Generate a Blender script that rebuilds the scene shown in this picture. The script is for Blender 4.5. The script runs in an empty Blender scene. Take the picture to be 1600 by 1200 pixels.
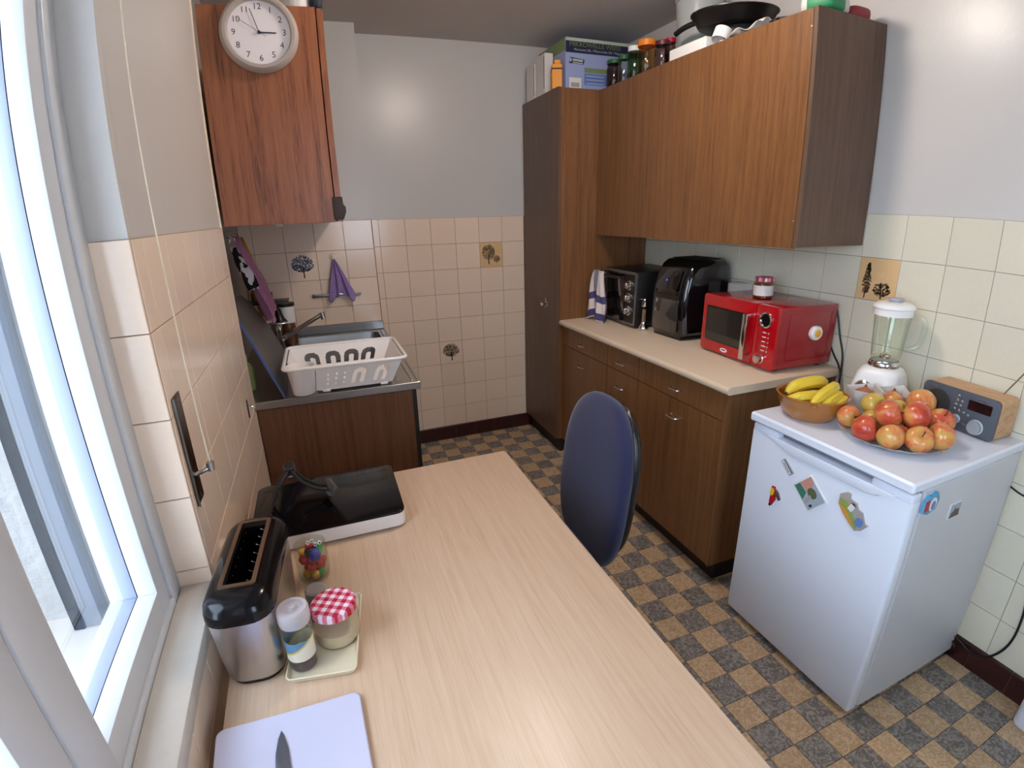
import bpy, bmesh, math, random
from mathutils import Vector, Matrix
random.seed(7)
scene = bpy.context.scene
COL = scene.collection
PI = math.pi

# ------------------------------------------------------------------ camera
CAMPOS = Vector((-1.12444, -3.16269, 1.47153))
CAM_R = ((0.93507870, -0.35366448, -0.02343609),
         (-0.13404295, -0.29164555, -0.94708783),
         (0.32811630, 0.88874311, -0.32011777))          # right, down, forward
cd = bpy.data.cameras.new('camera')
cd.sensor_fit = 'HORIZONTAL'; cd.sensor_width = 36.0; cd.lens = 18.6
cd.clip_start = 0.02; cd.clip_end = 60
cd.type = 'PANO'                                          # the phone's wide lens keeps some barrel distortion
cd.panorama_type = 'FISHEYE_LENS_POLYNOMIAL'
cd.fisheye_fov = PI
cd.fisheye_polynomial_k0 = 0.0
cd.fisheye_polynomial_k1 = -5.80322515e-02
cd.fisheye_polynomial_k2 = 5.19404852e-04
cd.fisheye_polynomial_k3 = 2.10269363e-05
cd.fisheye_polynomial_k4 = -7.27186878e-07
cam = bpy.data.objects.new('camera', cd); COL.objects.link(cam)
r_, d_, f_ = (Vector(v) for v in CAM_R)
cam.matrix_world = Matrix(((r_.x, -d_.x, -f_.x, CAMPOS.x), (r_.y, -d_.y, -f_.y, CAMPOS.y),
                           (r_.z, -d_.z, -f_.z, CAMPOS.z), (0, 0, 0, 1)))
scene.camera = cam

# ------------------------------------------------------------------ world, exposure
SKY_STRENGTH = 11.0
SKY_COLOR = (0.69, 0.82, 1.0)
LAMP_STRENGTH = 118.0
LAMP_COLOR = (1.0, 0.895, 0.81)
w = bpy.data.worlds.new('overcast_sky'); scene.world = w; w.use_nodes = True
bg = w.node_tree.nodes['Background']; bg.inputs[0].default_value = (*SKY_COLOR, 1); bg.inputs[1].default_value = SKY_STRENGTH
scene.view_settings.view_transform = 'Standard'
scene.view_settings.look = 'None'
scene.view_settings.gamma = 1.0
scene.view_settings.use_curve_mapping = False
scene.view_settings.exposure = -0.08
try:
    scene.cycles.use_denoising = True
    scene.cycles.max_bounces = 10; scene.cycles.diffuse_bounces = 5; scene.cycles.glossy_bounces = 4; scene.cycles.transparent_max_bounces = 18
    scene.cycles.sample_clamp_indirect = 6.0
except Exception:
    pass

# ------------------------------------------------------------------ helpers
def L(r, g=None, b=None):
    if g is None: r, g, b = r
    f = lambda c: (c / 255 / 12.92) if c / 255 <= 0.04045 else ((c / 255 + 0.055) / 1.055) ** 2.4
    return (f(r), f(g), f(b), 1.0)

MATS = {}
def mat(name, col, rough=0.5, metal=0.0, spec=0.5, coat=0.0, var=None, bump=None, rand=0.0, emit=None, stretch=(1, 1, 1), subsurf=0, sheen=0):
    """procedural surface: a colour, a little noise variation (scale, amount), fine relief (scale, strength)"""
    m = bpy.data.materials.new(name); m.use_nodes = True
    nt = m.node_tree; N = nt.nodes; K = nt.links; p = N['Principled BSDF']
    col = L(col)
    p.inputs['Base Color'].default_value = col; p.inputs['Roughness'].default_value = rough
    p.inputs['Metallic'].default_value = metal; p.inputs['Specular IOR Level'].default_value = spec
    p.inputs['Coat Weight'].default_value = coat; p.inputs['Coat Roughness'].default_value = 0.08
    if sheen: p.inputs['Sheen Weight'].default_value = sheen
    if emit:
        p.inputs['Emission Color'].default_value = L(emit[0]); p.inputs['Emission Strength'].default_value = emit[1]
    tc = None
    if var or bump:
        tc = N.new('ShaderNodeTexCoord'); mp = N.new('ShaderNodeMapping'); mp.inputs['Scale'].default_value = stretch
        K.new(tc.outputs['Object'], mp.inputs['Vector'])
    last = None
    if var:
        n = N.new('ShaderNodeTexNoise'); n.inputs['Scale'].default_value = var[0]; n.inputs['Detail'].default_value = 4
        K.new(mp.outputs[0], n.inputs['Vector'])
        mx = N.new('ShaderNodeMix'); mx.data_type = 'RGBA'
        a = var[1]
        mx.inputs['A'].default_value = (col[0] * (1 - a), col[1] * (1 - a), col[2] * (1 - a), 1)
        mx.inputs['B'].default_value = (min(1, col[0] * (1 + a)), min(1, col[1] * (1 + a)), min(1, col[2] * (1 + a)), 1)
        K.new(n.outputs['Fac'], mx.inputs['Factor']); last = mx.outputs['Result']
    if rand:
        oi = N.new('ShaderNodeObjectInfo'); hs = N.new('ShaderNodeHueSaturation')
        mr = N.new('ShaderNodeMapRange'); mr.inputs['To Min'].default_value = 1 - rand; mr.inputs['To Max'].default_value = 1 + rand
        K.new(oi.outputs['Random'], mr.inputs['Value']); K.new(mr.outputs[0], hs.inputs['Value'])
        if last: K.new(last, hs.inputs['Color'])
        else: hs.inputs['Color'].default_value = col
        last = hs.outputs['Color']
    if last: K.new(last, p.inputs['Base Color'])
    if bump:
        n = N.new('ShaderNodeTexNoise'); n.inputs['Scale'].default_value = bump[0]; n.inputs['Detail'].default_value = 5
        K.new(mp.outputs[0], n.inputs['Vector'])
        b = N.new('ShaderNodeBump'); b.inputs['Strength'].default_value = bump[1]; b.inputs['Distance'].default_value = 0.01
        K.new(n.outputs['Fac'], b.inputs['Height']); K.new(b.outputs[0], p.inputs['Normal'])
    MATS[name] = m
    return m

def wood(name, dark, mid, light, stretch, rough=0.42, fine=1.0, bump=0.12, coat=0.0):
    """laminate / veneer with long grain; stretch is small along the grain"""
    m = bpy.data.materials.new(name); m.use_nodes = True
    nt = m.node_tree; N = nt.nodes; K = nt.links; p = N['Principled BSDF']
    tc = N.new('ShaderNodeTexCoord'); mp = N.new('ShaderNodeMapping'); mp.inputs['Scale'].default_value = stretch
    oi = N.new('ShaderNodeObjectInfo'); ml = N.new('ShaderNodeMath'); ml.operation = 'MULTIPLY'; ml.inputs[1].default_value = 37.0
    K.new(oi.outputs['Random'], ml.inputs[0])
    ad = N.new('ShaderNodeVectorMath'); ad.operation = 'ADD'
    K.new(tc.outputs['Object'], mp.inputs['Vector']); K.new(mp.outputs[0], ad.inputs[0]); K.new(ml.outputs[0], ad.inputs[1])
    n1 = N.new('ShaderNodeTexNoise'); n1.inputs['Scale'].default_value = 1.0; n1.inputs['Detail'].default_value = 3; n1.inputs['Distortion'].default_value = 0.6
    n2 = N.new('ShaderNodeTexNoise'); n2.inputs['Scale'].default_value = 5.0 * fine; n2.inputs['Detail'].default_value = 6; n2.inputs['Roughness'].default_value = 0.7
    K.new(ad.outputs[0], n1.inputs['Vector']); K.new(ad.outputs[0], n2.inputs['Vector'])
    mx = N.new('ShaderNodeMath'); mx.operation = 'MULTIPLY_ADD'; mx.inputs[1].default_value = 0.5
    h = N.new('ShaderNodeMath'); h.operation = 'MULTIPLY'; h.inputs[1].default_value = 0.5
    K.new(n2.outputs['Fac'], h.inputs[0]); K.new(n1.outputs['Fac'], mx.inputs[0]); K.new(h.outputs[0], mx.inputs[2])
    cr = N.new('ShaderNodeValToRGB'); e = cr.color_ramp.elements
    e[0].position = 0.36; e[0].color = L(dark); e[1].position = 0.62; e[1].color = L(light)
    k = cr.color_ramp.elements.new(0.47); k.color = L(mid)
    K.new(mx.outputs[0], cr.inputs[0]); K.new(cr.outputs[0], p.inputs['Base Color'])
    p.inputs['Roughness'].default_value = rough; p.inputs['Coat Weight'].default_value = coat
    if bump:
        b = N.new('ShaderNodeBump'); b.inputs['Strength'].default_value = bump; b.inputs['Distance'].default_value = 0.002
        K.new(n2.outputs['Fac'], b.inputs['Height']); K.new(b.outputs[0], p.inputs['Normal'])
    MATS[name] = m
    return m

def clear(name, tint=(255, 255, 255), reflect=0.5, rough=0.02, haze=0.0, hazecol=(255, 255, 255)):
    """thin clear glass or plastic: see-through, brighter reflections at grazing angles"""
    m = bpy.data.materials.new(name); m.use_nodes = True
    nt = m.node_tree; N = nt.nodes; K = nt.links
    for n in list(N):
        if n.type != 'OUTPUT_MATERIAL': N.remove(n)
    out = [n for n in N if n.type == 'OUTPUT_MATERIAL'][0]
    t = N.new('ShaderNodeBsdfTransparent'); t.inputs[0].default_value = L(tint)
    g = N.new('ShaderNodeBsdfGlossy'); g.inputs['Roughness'].default_value = rough
    lw = N.new('ShaderNodeLayerWeight'); lw.inputs['Blend'].default_value = 0.5
    fr = N.new('ShaderNodeMath'); fr.operation = 'POWER'; fr.inputs[1].default_value = 3.5; K.new(lw.outputs['Facing'], fr.inputs[0])
    ml = N.new('ShaderNodeMath'); ml.operation = 'MULTIPLY_ADD'; ml.inputs[1].default_value = reflect * 0.9; ml.inputs[2].default_value = 0.05
    ml.use_clamp = True
    mx = N.new('ShaderNodeMixShader')
    K.new(fr.outputs[0], ml.inputs[0]); K.new(ml.outputs[0], mx.inputs[0]); K.new(t.outputs[0], mx.inputs[1]); K.new(g.outputs[0], mx.inputs[2])
    last = mx
    if haze:
        d = N.new('ShaderNodeBsdfDiffuse'); d.inputs[0].default_value = L(hazecol)
        m2 = N.new('ShaderNodeMixShader'); m2.inputs[0].default_value = haze
        K.new(mx.outputs[0], m2.inputs[1]); K.new(d.outputs[0], m2.inputs[2]); last = m2
    K.new(last.outputs[0], out.inputs[0])
    MATS[name] = m
    return m

# ---- mesh builders
def BM(): return bmesh.new()
def _new(bm, before):
    return [v for v in bm.verts if v not in before]
def add_box(bm, lo, hi, bev=0.0, seg=2, M=None, mi=0):
    b = bmesh.new(); bmesh.ops.create_cube(b, size=1.0)
    for v in b.verts:
        v.co = Vector(((lo[i] + hi[i]) / 2 + v.co[i] * (hi[i] - lo[i]) for i in range(3)))
    if bev: bmesh.ops.bevel(b, geom=list(b.edges), offset=bev, segments=seg, affect='EDGES', profile=0.5)
    merge(bm, b, M, mi)
def merge(bm, b, M=None, mi=None):
    if M is not None: b.transform(M)
    vm = {v: bm.verts.new(v.co) for v in b.verts}
    for f in b.faces:
        try:
            nf = bm.faces.new([vm[v] for v in f.verts]); nf.material_index = f.material_index if mi is None else mi
        except ValueError: pass
    b.free()
def add_lathe(bm, prof, seg=24, M=None, mi=0, close=False):
    """prof: (r, z) from bottom to top; r = 0 ends are closed to a point"""
    b = bmesh.new(); rings = []
    for r, z in prof:
        if r <= 1e-6: rings.append([b.verts.new((0, 0, z))])
        else: rings.append([b.verts.new((r * math.cos(2 * PI * k / seg), r * math.sin(2 * PI * k / seg), z)) for k in range(seg)])
    pairs = list(zip(rings, rings[1:]))
    if close: pairs.append((rings[-1], rings[0]))
    for a, c in pairs:
        for k in range(seg):
            q = (k + 1) % seg
            if len(a) == 1 and len(c) == 1: continue
            if len(a) == 1: b.faces.new((a[0], c[q], c[k]))
            elif len(c) == 1: b.faces.new((a[k], a[q], c[0]))
            else: b.faces.new((a[k], a[q], c[q], c[k]))
    merge(bm, b, M, mi)
def add_tube(bm, pts, r, seg=8, closed=False, M=None, mi=0):
    pts = [Vector(p) for p in pts]; n = len(pts); b = bmesh.new(); rings = []
    rr = r if isinstance(r, (list, tuple)) else [r] * n
    up = None
    for i, p in enumerate(pts):
        t = (pts[(i + 1) % n] - pts[i - 1]) if closed else (pts[min(i + 1, n - 1)] - pts[max(i - 1, 0)])
        t.normalize()
        if up is None: up = Vector((0, 0, 1)) if abs(t.z) < 0.9 else Vector((1, 0, 0))
        s = t.cross(up)
        if s.length < 1e-4: s = t.cross(Vector((0, 1, 0)))
        s.normalize(); up = s.cross(t).normalized()
        rings.append([b.verts.new(p + (s * math.cos(2 * PI * k / seg) + up * math.sin(2 * PI * k / seg)) * rr[i]) for k in range(seg)])
    for i in range(n if closed else n - 1):
        a, c = rings[i], rings[(i + 1) % n]
        for k in range(seg):
            q = (k + 1) % seg; b.faces.new((a[k], a[q], c[q], c[k]))
    if not closed:
        b.faces.new(rings[0][::-1]); b.faces.new(rings[-1])
    merge(bm, b, M, mi)
def add_prism(bm, poly, z0, z1, M=None, mi=0, bev=0.0):
    b = bmesh.new(); n = len(poly)
    lo = [b.verts.new((x, y, z0)) for x, y in poly]; hi = [b.verts.new((x, y, z1)) for x, y in poly]
    b.faces.new(lo[::-1]); top = b.faces.new(hi)
    for i in range(n): b.faces.new((lo[i], lo[(i + 1) % n], hi[(i + 1) % n], hi[i]))
    if bev: bmesh.ops.bevel(b, geom=list(top.edges), offset=bev, segments=2, affect='EDGES', profile=0.5)
    bmesh.ops.recalc_face_normals(b, faces=b.faces)
    merge(bm, b, M, mi)
def rrect(x0, x1, y0, y1, r, n=5):
    """rounded rectangle outline"""
    out = []
    for cx, cy, a in ((x1 - r, y0 + r, -PI / 2), (x1 - r, y1 - r, 0), (x0 + r, y1 - r, PI / 2), (x0 + r, y0 + r, PI)):
        for k in range(n + 1):
            t = a + PI / 2 * k / n; out.append((cx + r * math.cos(t), cy + r * math.sin(t)))
    return out
def ellipse(cx, cy, rx, ry, n=28):
    return [(cx + rx * math.cos(2 * PI * k / n), cy + ry * math.sin(2 * PI * k / n)) for k in range(n)]
def spline(pts, n=8):
    P = [Vector(p) for p in pts]; out = []
    for i in range(len(P) - 1):
        a, b, c, d = P[max(i - 1, 0)], P[i], P[i + 1], P[min(i + 2, len(P) - 1)]
        for k in range(n):
            t = k / n
            out.append(0.5 * ((2 * b) + (c - a) * t + (2 * a - 5 * b + 4 * c - d) * t * t + (3 * b - a - 3 * c + d) * t ** 3))
    out.append(P[-1]); return out
def add_grid(bm, fn, nu, nv, mi=0, thick=0.0):
    """surface fn(u, v) -> point, optionally given a thickness"""
    b = bmesh.new(); g = [[b.verts.new(fn(i / nu, j / nv)) for j in range(nv + 1)] for i in range(nu + 1)]
    for i in range(nu):
        for j in range(nv): b.faces.new((g[i][j], g[i + 1][j], g[i + 1][j + 1], g[i][j + 1]))
    if thick:
        bmesh.ops.recalc_face_normals(b, faces=b.faces)
        bmesh.ops.solidify(b, geom=list(b.faces), thickness=thick)
    merge(bm, b, None, mi)

def obj(name, bm, material, parent=None, smooth=35, loc=None, rot=None, recalc=True):
    if recalc: bmesh.ops.recalc_face_normals(bm, faces=bm.faces)
    me = bpy.data.meshes.new(name); bm.to_mesh(me); bm.free()
    for m in (material if isinstance(material, (list, tuple)) else [material]):
        me.materials.append(MATS[m] if isinstance(m, str) else m)
    if smooth:
        me.polygons.foreach_set('use_smooth', [True] * len(me.polygons))
        me.set_sharp_from_angle(angle=math.radians(smooth))
    return link(name, me, parent, loc, rot)
def link(name, me, parent=None, loc=None, rot=None):
    o = bpy.data.objects.new(name, me); COL.objects.link(o)
    if parent: o.parent = parent
    if loc is not None: o.location = loc
    if rot is not None: o.rotation_euler = rot
    return o
def tag(o, label=None, cat=None, group=None, kind=None):
    if label: o['label'] = label
    if cat: o['category'] = cat
    if group: o['group'] = group
    if kind: o['kind'] = kind
    return o
def thing(name, label, cat, loc=(0, 0, 0), rotz=0.0, group=None):
    o = bpy.data.objects.new(name, None); COL.objects.link(o); o.empty_display_size = 0.05
    o.location = loc; o.rotation_euler = (0, 0, rotz)
    return tag(o, label, cat, group)
def copy_tree(o, parent=None):
    c = o.copy(); COL.objects.link(c); c.parent = parent
    for ch in list(o.children): copy_tree(ch, c)
    return c
def RX(a): return Matrix.Rotation(a, 4, 'X')
def RY(a): return Matrix.Rotation(a, 4, 'Y')
def RZ(a): return Matrix.Rotation(a, 4, 'Z')
def T(x, y, z): return Matrix.Translation((x, y, z))
def S(x, y, z): return Matrix.Diagonal((x, y, z, 1))

# lettering meshes are made first, while the scene is still small
TEXTS = {}
def text_mesh(s, size=1.0):
    cu = bpy.data.curves.new('lettering', 'FONT'); cu.body = s; cu.size = size; cu.align_x = 'CENTER'; cu.align_y = 'CENTER'
    cu.resolution_u = 3
    o = bpy.data.objects.new('lettering', cu); COL.objects.link(o)
    dg = bpy.context.evaluated_depsgraph_get(); me = bpy.data.meshes.new_from_object(o.evaluated_get(dg))
    b = bmesh.new(); b.from_mesh(me)
    bpy.data.objects.remove(o); bpy.data.curves.remove(cu); bpy.data.meshes.remove(me)
    TEXTS[s] = b
for s_ in [str(k) for k in range(1, 13)] + ['MIKROWELLE WEISS', 'Microwave 20L / Micro-ondes 20L / Magnetron 20L']:
    text_mesh(s_)
def add_text(bm, s, M, mi=0):
    merge(bm, TEXTS[s].copy(), M, mi)

# ------------------------------------------------------------------ materials
mat('plaster', (205, 199, 193), 0.42, spec=0.45, var=(3, 0.03), bump=(160, 0.05))
mat('plaster_gloss', (206, 201, 196), 0.3, spec=0.45, var=(2.5, 0.03), bump=(60, 0.04))
mat('ceiling_paint', (204, 198, 192), 0.8, var=(4, 0.05), bump=(120, 0.12))
mat('tile_beige', (243, 218, 195), 0.16, spec=0.5, var=(90, 0.035), bump=(9, 0.05), rand=0.03)
mat('tile_cream', (226, 218, 196), 0.2, spec=0.5, var=(90, 0.03), bump=(9, 0.05), rand=0.02)
mat('tile_ochre', (226, 188, 138), 0.18, spec=0.5, var=(60, 0.05))
mat('tile_grout', (138, 116, 98), 0.9)
mat('tile_grout_grey', (140, 136, 128), 0.9)
mat('tree_print', (128, 106, 80), 0.3)
mat('tree_trunk_print', (45, 32, 22), 0.3)
mat('tree_print_blue', (120, 134, 172), 0.3)
mat('skirting_brown', (56, 22, 20), 0.3, var=(20, 0.1))
mat('skirting_joint', (92, 60, 50), 0.8)
def floor_mat(name, col, c2):
    m = mat(name, col, 0.5, rand=0.05)
    nt = m.node_tree; N = nt.nodes; K = nt.links; p = N['Principled BSDF']
    tc = N.new('ShaderNodeTexCoord'); nz = N.new('ShaderNodeTexNoise'); nz.inputs['Scale'].default_value = 42; nz.inputs['Distortion'].default_value = 2.2; nz.inputs['Detail'].default_value = 2
    ge = N.new('ShaderNodeNewGeometry'); K.new(ge.outputs['Position'], nz.inputs['Vector'])
    cr = N.new('ShaderNodeValToRGB'); e = cr.color_ramp.elements
    e[0].position = 0.42; e[0].color = L(c2); e[1].position = 0.6; e[1].color = L(col)
    hs = [n for n in N if n.type == 'HUE_SAT'][0]
    K.new(nz.outputs['Fac'], cr.inputs[0]); K.new(cr.outputs[0], hs.inputs['Color'])
floor_mat('floor_tan', (206, 176, 142), (182, 150, 114))
floor_mat('floor_grey', (152, 144, 136), (106, 98, 93))
mat('floor_joint', (78, 56, 40), 0.8)
wood('wood_cabinet', (98, 62, 35), (119, 79, 47), (134, 91, 55), (62, 62, 2.2), 0.38, fine=1.6)
wood('wood_side', (80, 57, 43), (94, 69, 53), (106, 79, 61), (50, 50, 2.0), 0.42, fine=1.6)
wood('wood_teak', (86, 44, 26), (142, 84, 52), (158, 98, 63), (44, 44, 1.8), 0.36, fine=1.4)
wood('wood_sink', (66, 38, 24), (98, 60, 38), (114, 72, 48), (60, 60, 1.5), 0.42)
wood('wood_table', (196, 164, 136), (205, 174, 146), (212, 183, 156), (90, 3.0, 90), 0.36, bump=0.03)
wood('wood_radio', (178, 132, 92), (200, 156, 114), (212, 172, 130), (30, 5, 60), 0.5, bump=0.05)
mat('wood_edge', (92, 62, 38), 0.5, var=(60, 0.15))
mat('table_edge', (190, 150, 110), 0.5, var=(40, 0.1))
mat('plinth_dark', (34, 22, 18), 0.6)
mat('worktop', (222, 200, 174), 0.34, var=(260, 0.05))
mat('chrome', (215, 215, 215), 0.14, metal=1.0)
mat('steel', (176, 174, 172), 0.32, metal=1.0, var=(120, 0.1), stretch=(1, 12, 1), bump=(90, 0.03))
mat('steel_toaster', (196, 194, 196), 0.3, metal=1.0, bump=(60, 0.02), stretch=(1, 1, 14))
mat('steel_dark', (92, 84, 76), 0.35, metal=1.0)
mat('black_gloss', (12, 12, 16), 0.08, coat=0.4)
mat('hob_black', (9, 9, 12), 0.1, spec=0.28)
mat('rail_dark', (20, 20, 24), 0.7, spec=0.05)
mat('black_plastic', (20, 19, 20), 0.36)
mat('black_matt', (30, 27, 26), 0.6)
mat('dark_glass', (24, 22, 22), 0.05, coat=1.0)
mat('grey_glass', (58, 54, 52), 0.1, coat=1.0)
mat('white_plastic', (244, 241, 238), 0.32)
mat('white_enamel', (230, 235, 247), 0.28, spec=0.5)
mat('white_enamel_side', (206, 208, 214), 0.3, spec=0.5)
mat('white_gasket', (226, 230, 232), 0.5)
mat('white_card', (222, 216, 210), 0.7, var=(30, 0.05))
mat('window_pvc', (208, 208, 210), 0.35)
mat('pvc_shade', (164, 172, 194), 0.4)  # bluish shade of the middle frame step put into its colour
mat('sill_stone', (206, 196, 184), 0.4, var=(40, 0.06))
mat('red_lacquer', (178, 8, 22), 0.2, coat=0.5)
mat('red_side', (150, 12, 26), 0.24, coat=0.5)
mat('navy_fabric', (28, 30, 70), 0.85, var=(300, 0.12), bump=(400, 0.2), sheen=0.3)
mat('board_white', (206, 206, 230), 0.4)
mat('knife_steel', (130, 138, 156), 0.3, metal=0.9)
mat('concrete_out', (158, 155, 152), 0.9, var=(9, 0.18), bump=(40, 0.6))
mat('leaf', (110, 140, 70), 0.6, var=(20, 0.3))
mat('ground_out', (150, 148, 140), 0.9, var=(6, 0.1))
clear('window_glass', (252, 254, 255), 0.5)
clear('jar_glass', (246, 250, 246), 0.6)
clear('blender_glass', (252, 255, 253), 0.8)
clear('green_glass', (150, 196, 150), 0.7)
clear('amber_glass', (236, 208, 160), 0.7)
clear('smoke_glass', (196, 176, 174), 0.7)
clear('bucket_plastic', (236, 238, 236), 0.4, rough=0.3, haze=0.5, hazecol=(215, 218, 215))

# ------------------------------------------------------------------ room shell
XL, XR, XA = -1.401, 0.739, -1.49
YS, XSTEP, YC, YR = -0.17, -0.815, -1.27, -2.20           # protruding back section, its edge, left outside corner, window reveal
ZC, YN, ZT, P = 2.415, -4.05, 1.455, 0.1525
def struct(name, bm, m, label, cat, **k):
    o = obj(name, bm, m, **k); return tag(o, label, cat, kind='structure')

b = BM(); add_box(b, (-2.0, YN - 0.1, -0.1), (XR + 0.1, 0.1, -0.006))
floor = struct('floor', b, 'floor_joint', 'checked tan and grey vinyl tile kitchen floor', 'floor', smooth=0)
b = BM(); add_box(b, (-2.0, YN - 0.1, ZC), (XR + 0.1, 0.1, ZC + 0.1))
struct('ceiling', b, 'ceiling_paint', 'dull off-white painted kitchen ceiling', 'ceiling', smooth=0)
b = BM(); add_box(b, (XSTEP, 0.004, -0.05), (XR + 0.1, 0.1, ZC)); add_box(b, (XA - 0.12, YS + 0.004, -0.05), (XSTEP, 0.1, ZC))
wall_back = struct('wall_back', b, 'plaster_gloss', 'back wall with white paint above beige tiles', 'wall', smooth=0)
b = BM(); add_box(b, (XR + 0.004, YN, -0.05), (XR + 0.1, 0.1, ZC))
wall_right = struct('wall_right', b, 'plaster_gloss', 'right wall with white paint above cream tiles', 'wall', smooth=0)
DX0, DX1, DZ = -0.95, -0.15, 2.06                           # unseen glazed door, added behind the camera to let in daylight
b = BM(); add_box(b, (-2.0, YN - 0.1, -0.05), (DX0, YN, ZC)); add_box(b, (DX1, YN - 0.1, -0.05), (XR + 0.1, YN, ZC)); add_box(b, (DX0, YN - 0.1, DZ), (DX1, YN, ZC))
struct('wall_near', b, 'plaster', 'plain white wall with the added door behind the camera', 'wall', smooth=0)
dor = thing('added_door', 'added white glazed door behind the camera for daylight', 'door', ((DX0 + DX1) / 2, YN - 0.06, 0)); dor['kind'] = 'structure'
hw_ = (DX1 - DX0) / 2
for nm_, lo_, hi_ in (('stile', (-hw_, -0.03, 0), (-hw_ + 0.14, 0.03, DZ)), ('stile', (hw_ - 0.14, -0.03, 0), (hw_, 0.03, DZ)), ('top_rail', (-hw_ + 0.14, -0.03, DZ - 0.1), (hw_ - 0.14, 0.03, DZ)), ('lower_panel', (-hw_ + 0.14, -0.025, 0), (hw_ - 0.14, 0.025, 1.06))):
    b = BM(); add_box(b, lo_, hi_, 0.003, 1); obj(nm_, b, 'window_pvc', dor)
for z0_, z1_ in ((1.06, DZ - 0.1),):
    b = BM(); add_box(b, (-hw_ + 0.14, -0.003, z0_), (hw_ - 0.14, 0.003, z1_)); obj('glass_pane', b, 'window_glass', dor, smooth=0)
b = BM(); add_tube(b, [(-hw_ + 0.05, 0.03, 1.0), (-hw_ + 0.05, 0.07, 1.0), (-hw_ + 0.14, 0.07, 1.0)], 0.009, 8); obj('handle', b, 'chrome', dor)
b = BM()
XO = -1.95
WY0, WY1, WZ0, WZ1 = -3.95, -2.20, 0.775, 2.16            # window opening in the left wall, unseen near end lengthened for more daylight
add_box(b, (XO, YR, -0.05), (XL - 0.004, YC, ZC))
add_box(b, (XO, WY0, -0.05), (XL - 0.004, WY1, WZ0)); add_box(b, (XO, WY0, WZ1), (XL - 0.004, WY1, ZC))
add_box(b, (XO, YN, -0.05), (XL - 0.004, WY0, ZC))
add_box(b, (XA - 0.12, YC, -0.05), (XA - 0.004, YS + 0.01, ZC))
wall_left = struct('wall_left', b, 'plaster', 'left window wall with white paint above beige tiles', 'wall', smooth=0)

# ---- wall tiles: one shared mesh per wall direction, cut pieces get their own
TT = 0.0065
def tile_bm(w_, h_):
    b_ = BM(); add_box(b_, (0.0009, -TT, 0.0009), (w_ - 0.0009, 0, h_ - 0.0009)); 
    e = [e for e in b_.edges if all(abs(v.co.y + TT) < 1e-6 for v in e.verts)]
    bmesh.ops.bevel(b_, geom=e, offset=0.0009, segments=1, affect='EDGES'); return b_
TILE = {}
def tile(wall, u, z, w_, h_, face, m='tile_beige'):
    """face 'back': u is x, front towards -y; 'right': u is y; 'left': u is y; 'reveal': faces -y"""
    key = (round(w_, 4), round(h_, 4), m)
    if key not in TILE:
        b_ = tile_bm(w_, h_); me = bpy.data.meshes.new('tile'); bmesh.ops.recalc_face_normals(b_, faces=b_.faces); b_.to_mesh(me); b_.free()
        me.materials.append(MATS[m]); TILE[key] = me
    o = link('tile', TILE[key], wall)
    if face[0] == 'back': o.location = (u, face[1] + TT, z)
    elif face[0] == 'right': o.location = (face[1] + TT, u + w_, z); o.rotation_euler = (0, 0, -PI / 2)
    else: o.location = (face[1] - TT, u, z); o.rotation_euler = (0, 0, PI / 2)
    return o
def grout(wall, lo, hi, m='tile_grout'):
    b_ = BM(); add_box(b_, lo, hi); obj('grout', b_, m, wall, smooth=0)
def rows(z0): 
    out = []; j = 1
    while True:
        z = ZT - j * P
        if z < z0 - P + 0.02: return out
        out.append((max(z, z0), min(P, z + P - z0))); j += 1
SK = 0.092                                                # top of the skirting tiles
def motif(parent, seed, w_, h_, kind, m='tree_print'):
    """printed tree: flat leaves just over the glaze, in tile coordinates (x right, z up)"""
    rd = random.Random(seed); b_ = BM(); y = -TT - 0.0003
    def leaf(x, z, r):
        a = rd.random() * PI; vs = [b_.verts.new((x + r * c * math.cos(a + t) , y, z + r * c * math.sin(a + t))) for t, c in ((0, 1), (PI / 2, 0.55), (PI, 1), (3 * PI / 2, 0.55))]
        b_.faces.new(vs)
    def crown(cx, cz, rx, rz, n, r=0.0045):
        for _ in range(n):
            a = rd.random() * 2 * PI; q = math.sqrt(rd.random()); leaf(cx + rx * q * math.cos(a), cz + rz * q * math.sin(a) * (1 if math.sin(a) > 0 else 0.75), r * rd.uniform(0.7, 1.3))
    def stem(x0, x1, z0, z1, wd):
        vs = [b_.verts.new(c) for c in ((x0 - wd, y - 0.0001, z0), (x0 + wd, y - 0.0001, z0), (x1 + wd * 0.5, y - 0.0001, z1), (x1 - wd * 0.5, y - 0.0001, z1))]
        f = b_.faces.new(vs); f.material_index = 1
    if kind == 'pair':
        crown(0.058, 0.088, 0.042, 0.052, 300, 0.0046); stem(0.058, 0.058, 0.018, 0.085, 0.004); stem(0.06, 0.078, 0.06, 0.1, 0.0025)
        crown(0.112, 0.047, 0.022, 0.022, 90, 0.0042); stem(0.112, 0.112, 0.025, 0.05, 0.002)
    elif kind == 'round':
        crown(0.075, 0.085, 0.053, 0.05, 420, 0.0046); stem(0.077, 0.077, 0.02, 0.08, 0.004)
    elif kind == 'cypress':
        for t in range(9): crown(0.038, 0.03 + 0.012 * t, 0.018 * (1 - abs(t - 2.5) / 8), 0.012, 30, 0.0042)
        stem(0.036, 0.037, 0.006, 0.05, 0.0025); crown(0.1, 0.04, 0.033, 0.028, 170, 0.0046); stem(0.1, 0.1, 0.01, 0.04, 0.003)
    else:
        crown(0.075, 0.085, 0.056, 0.05, 460, 0.0046); stem(0.077, 0.077, 0.015, 0.08, 0.004)
    o = obj('tree_motif', b_, [m, 'tree_trunk_print'], parent, smooth=0, recalc=False)
    return o

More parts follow.
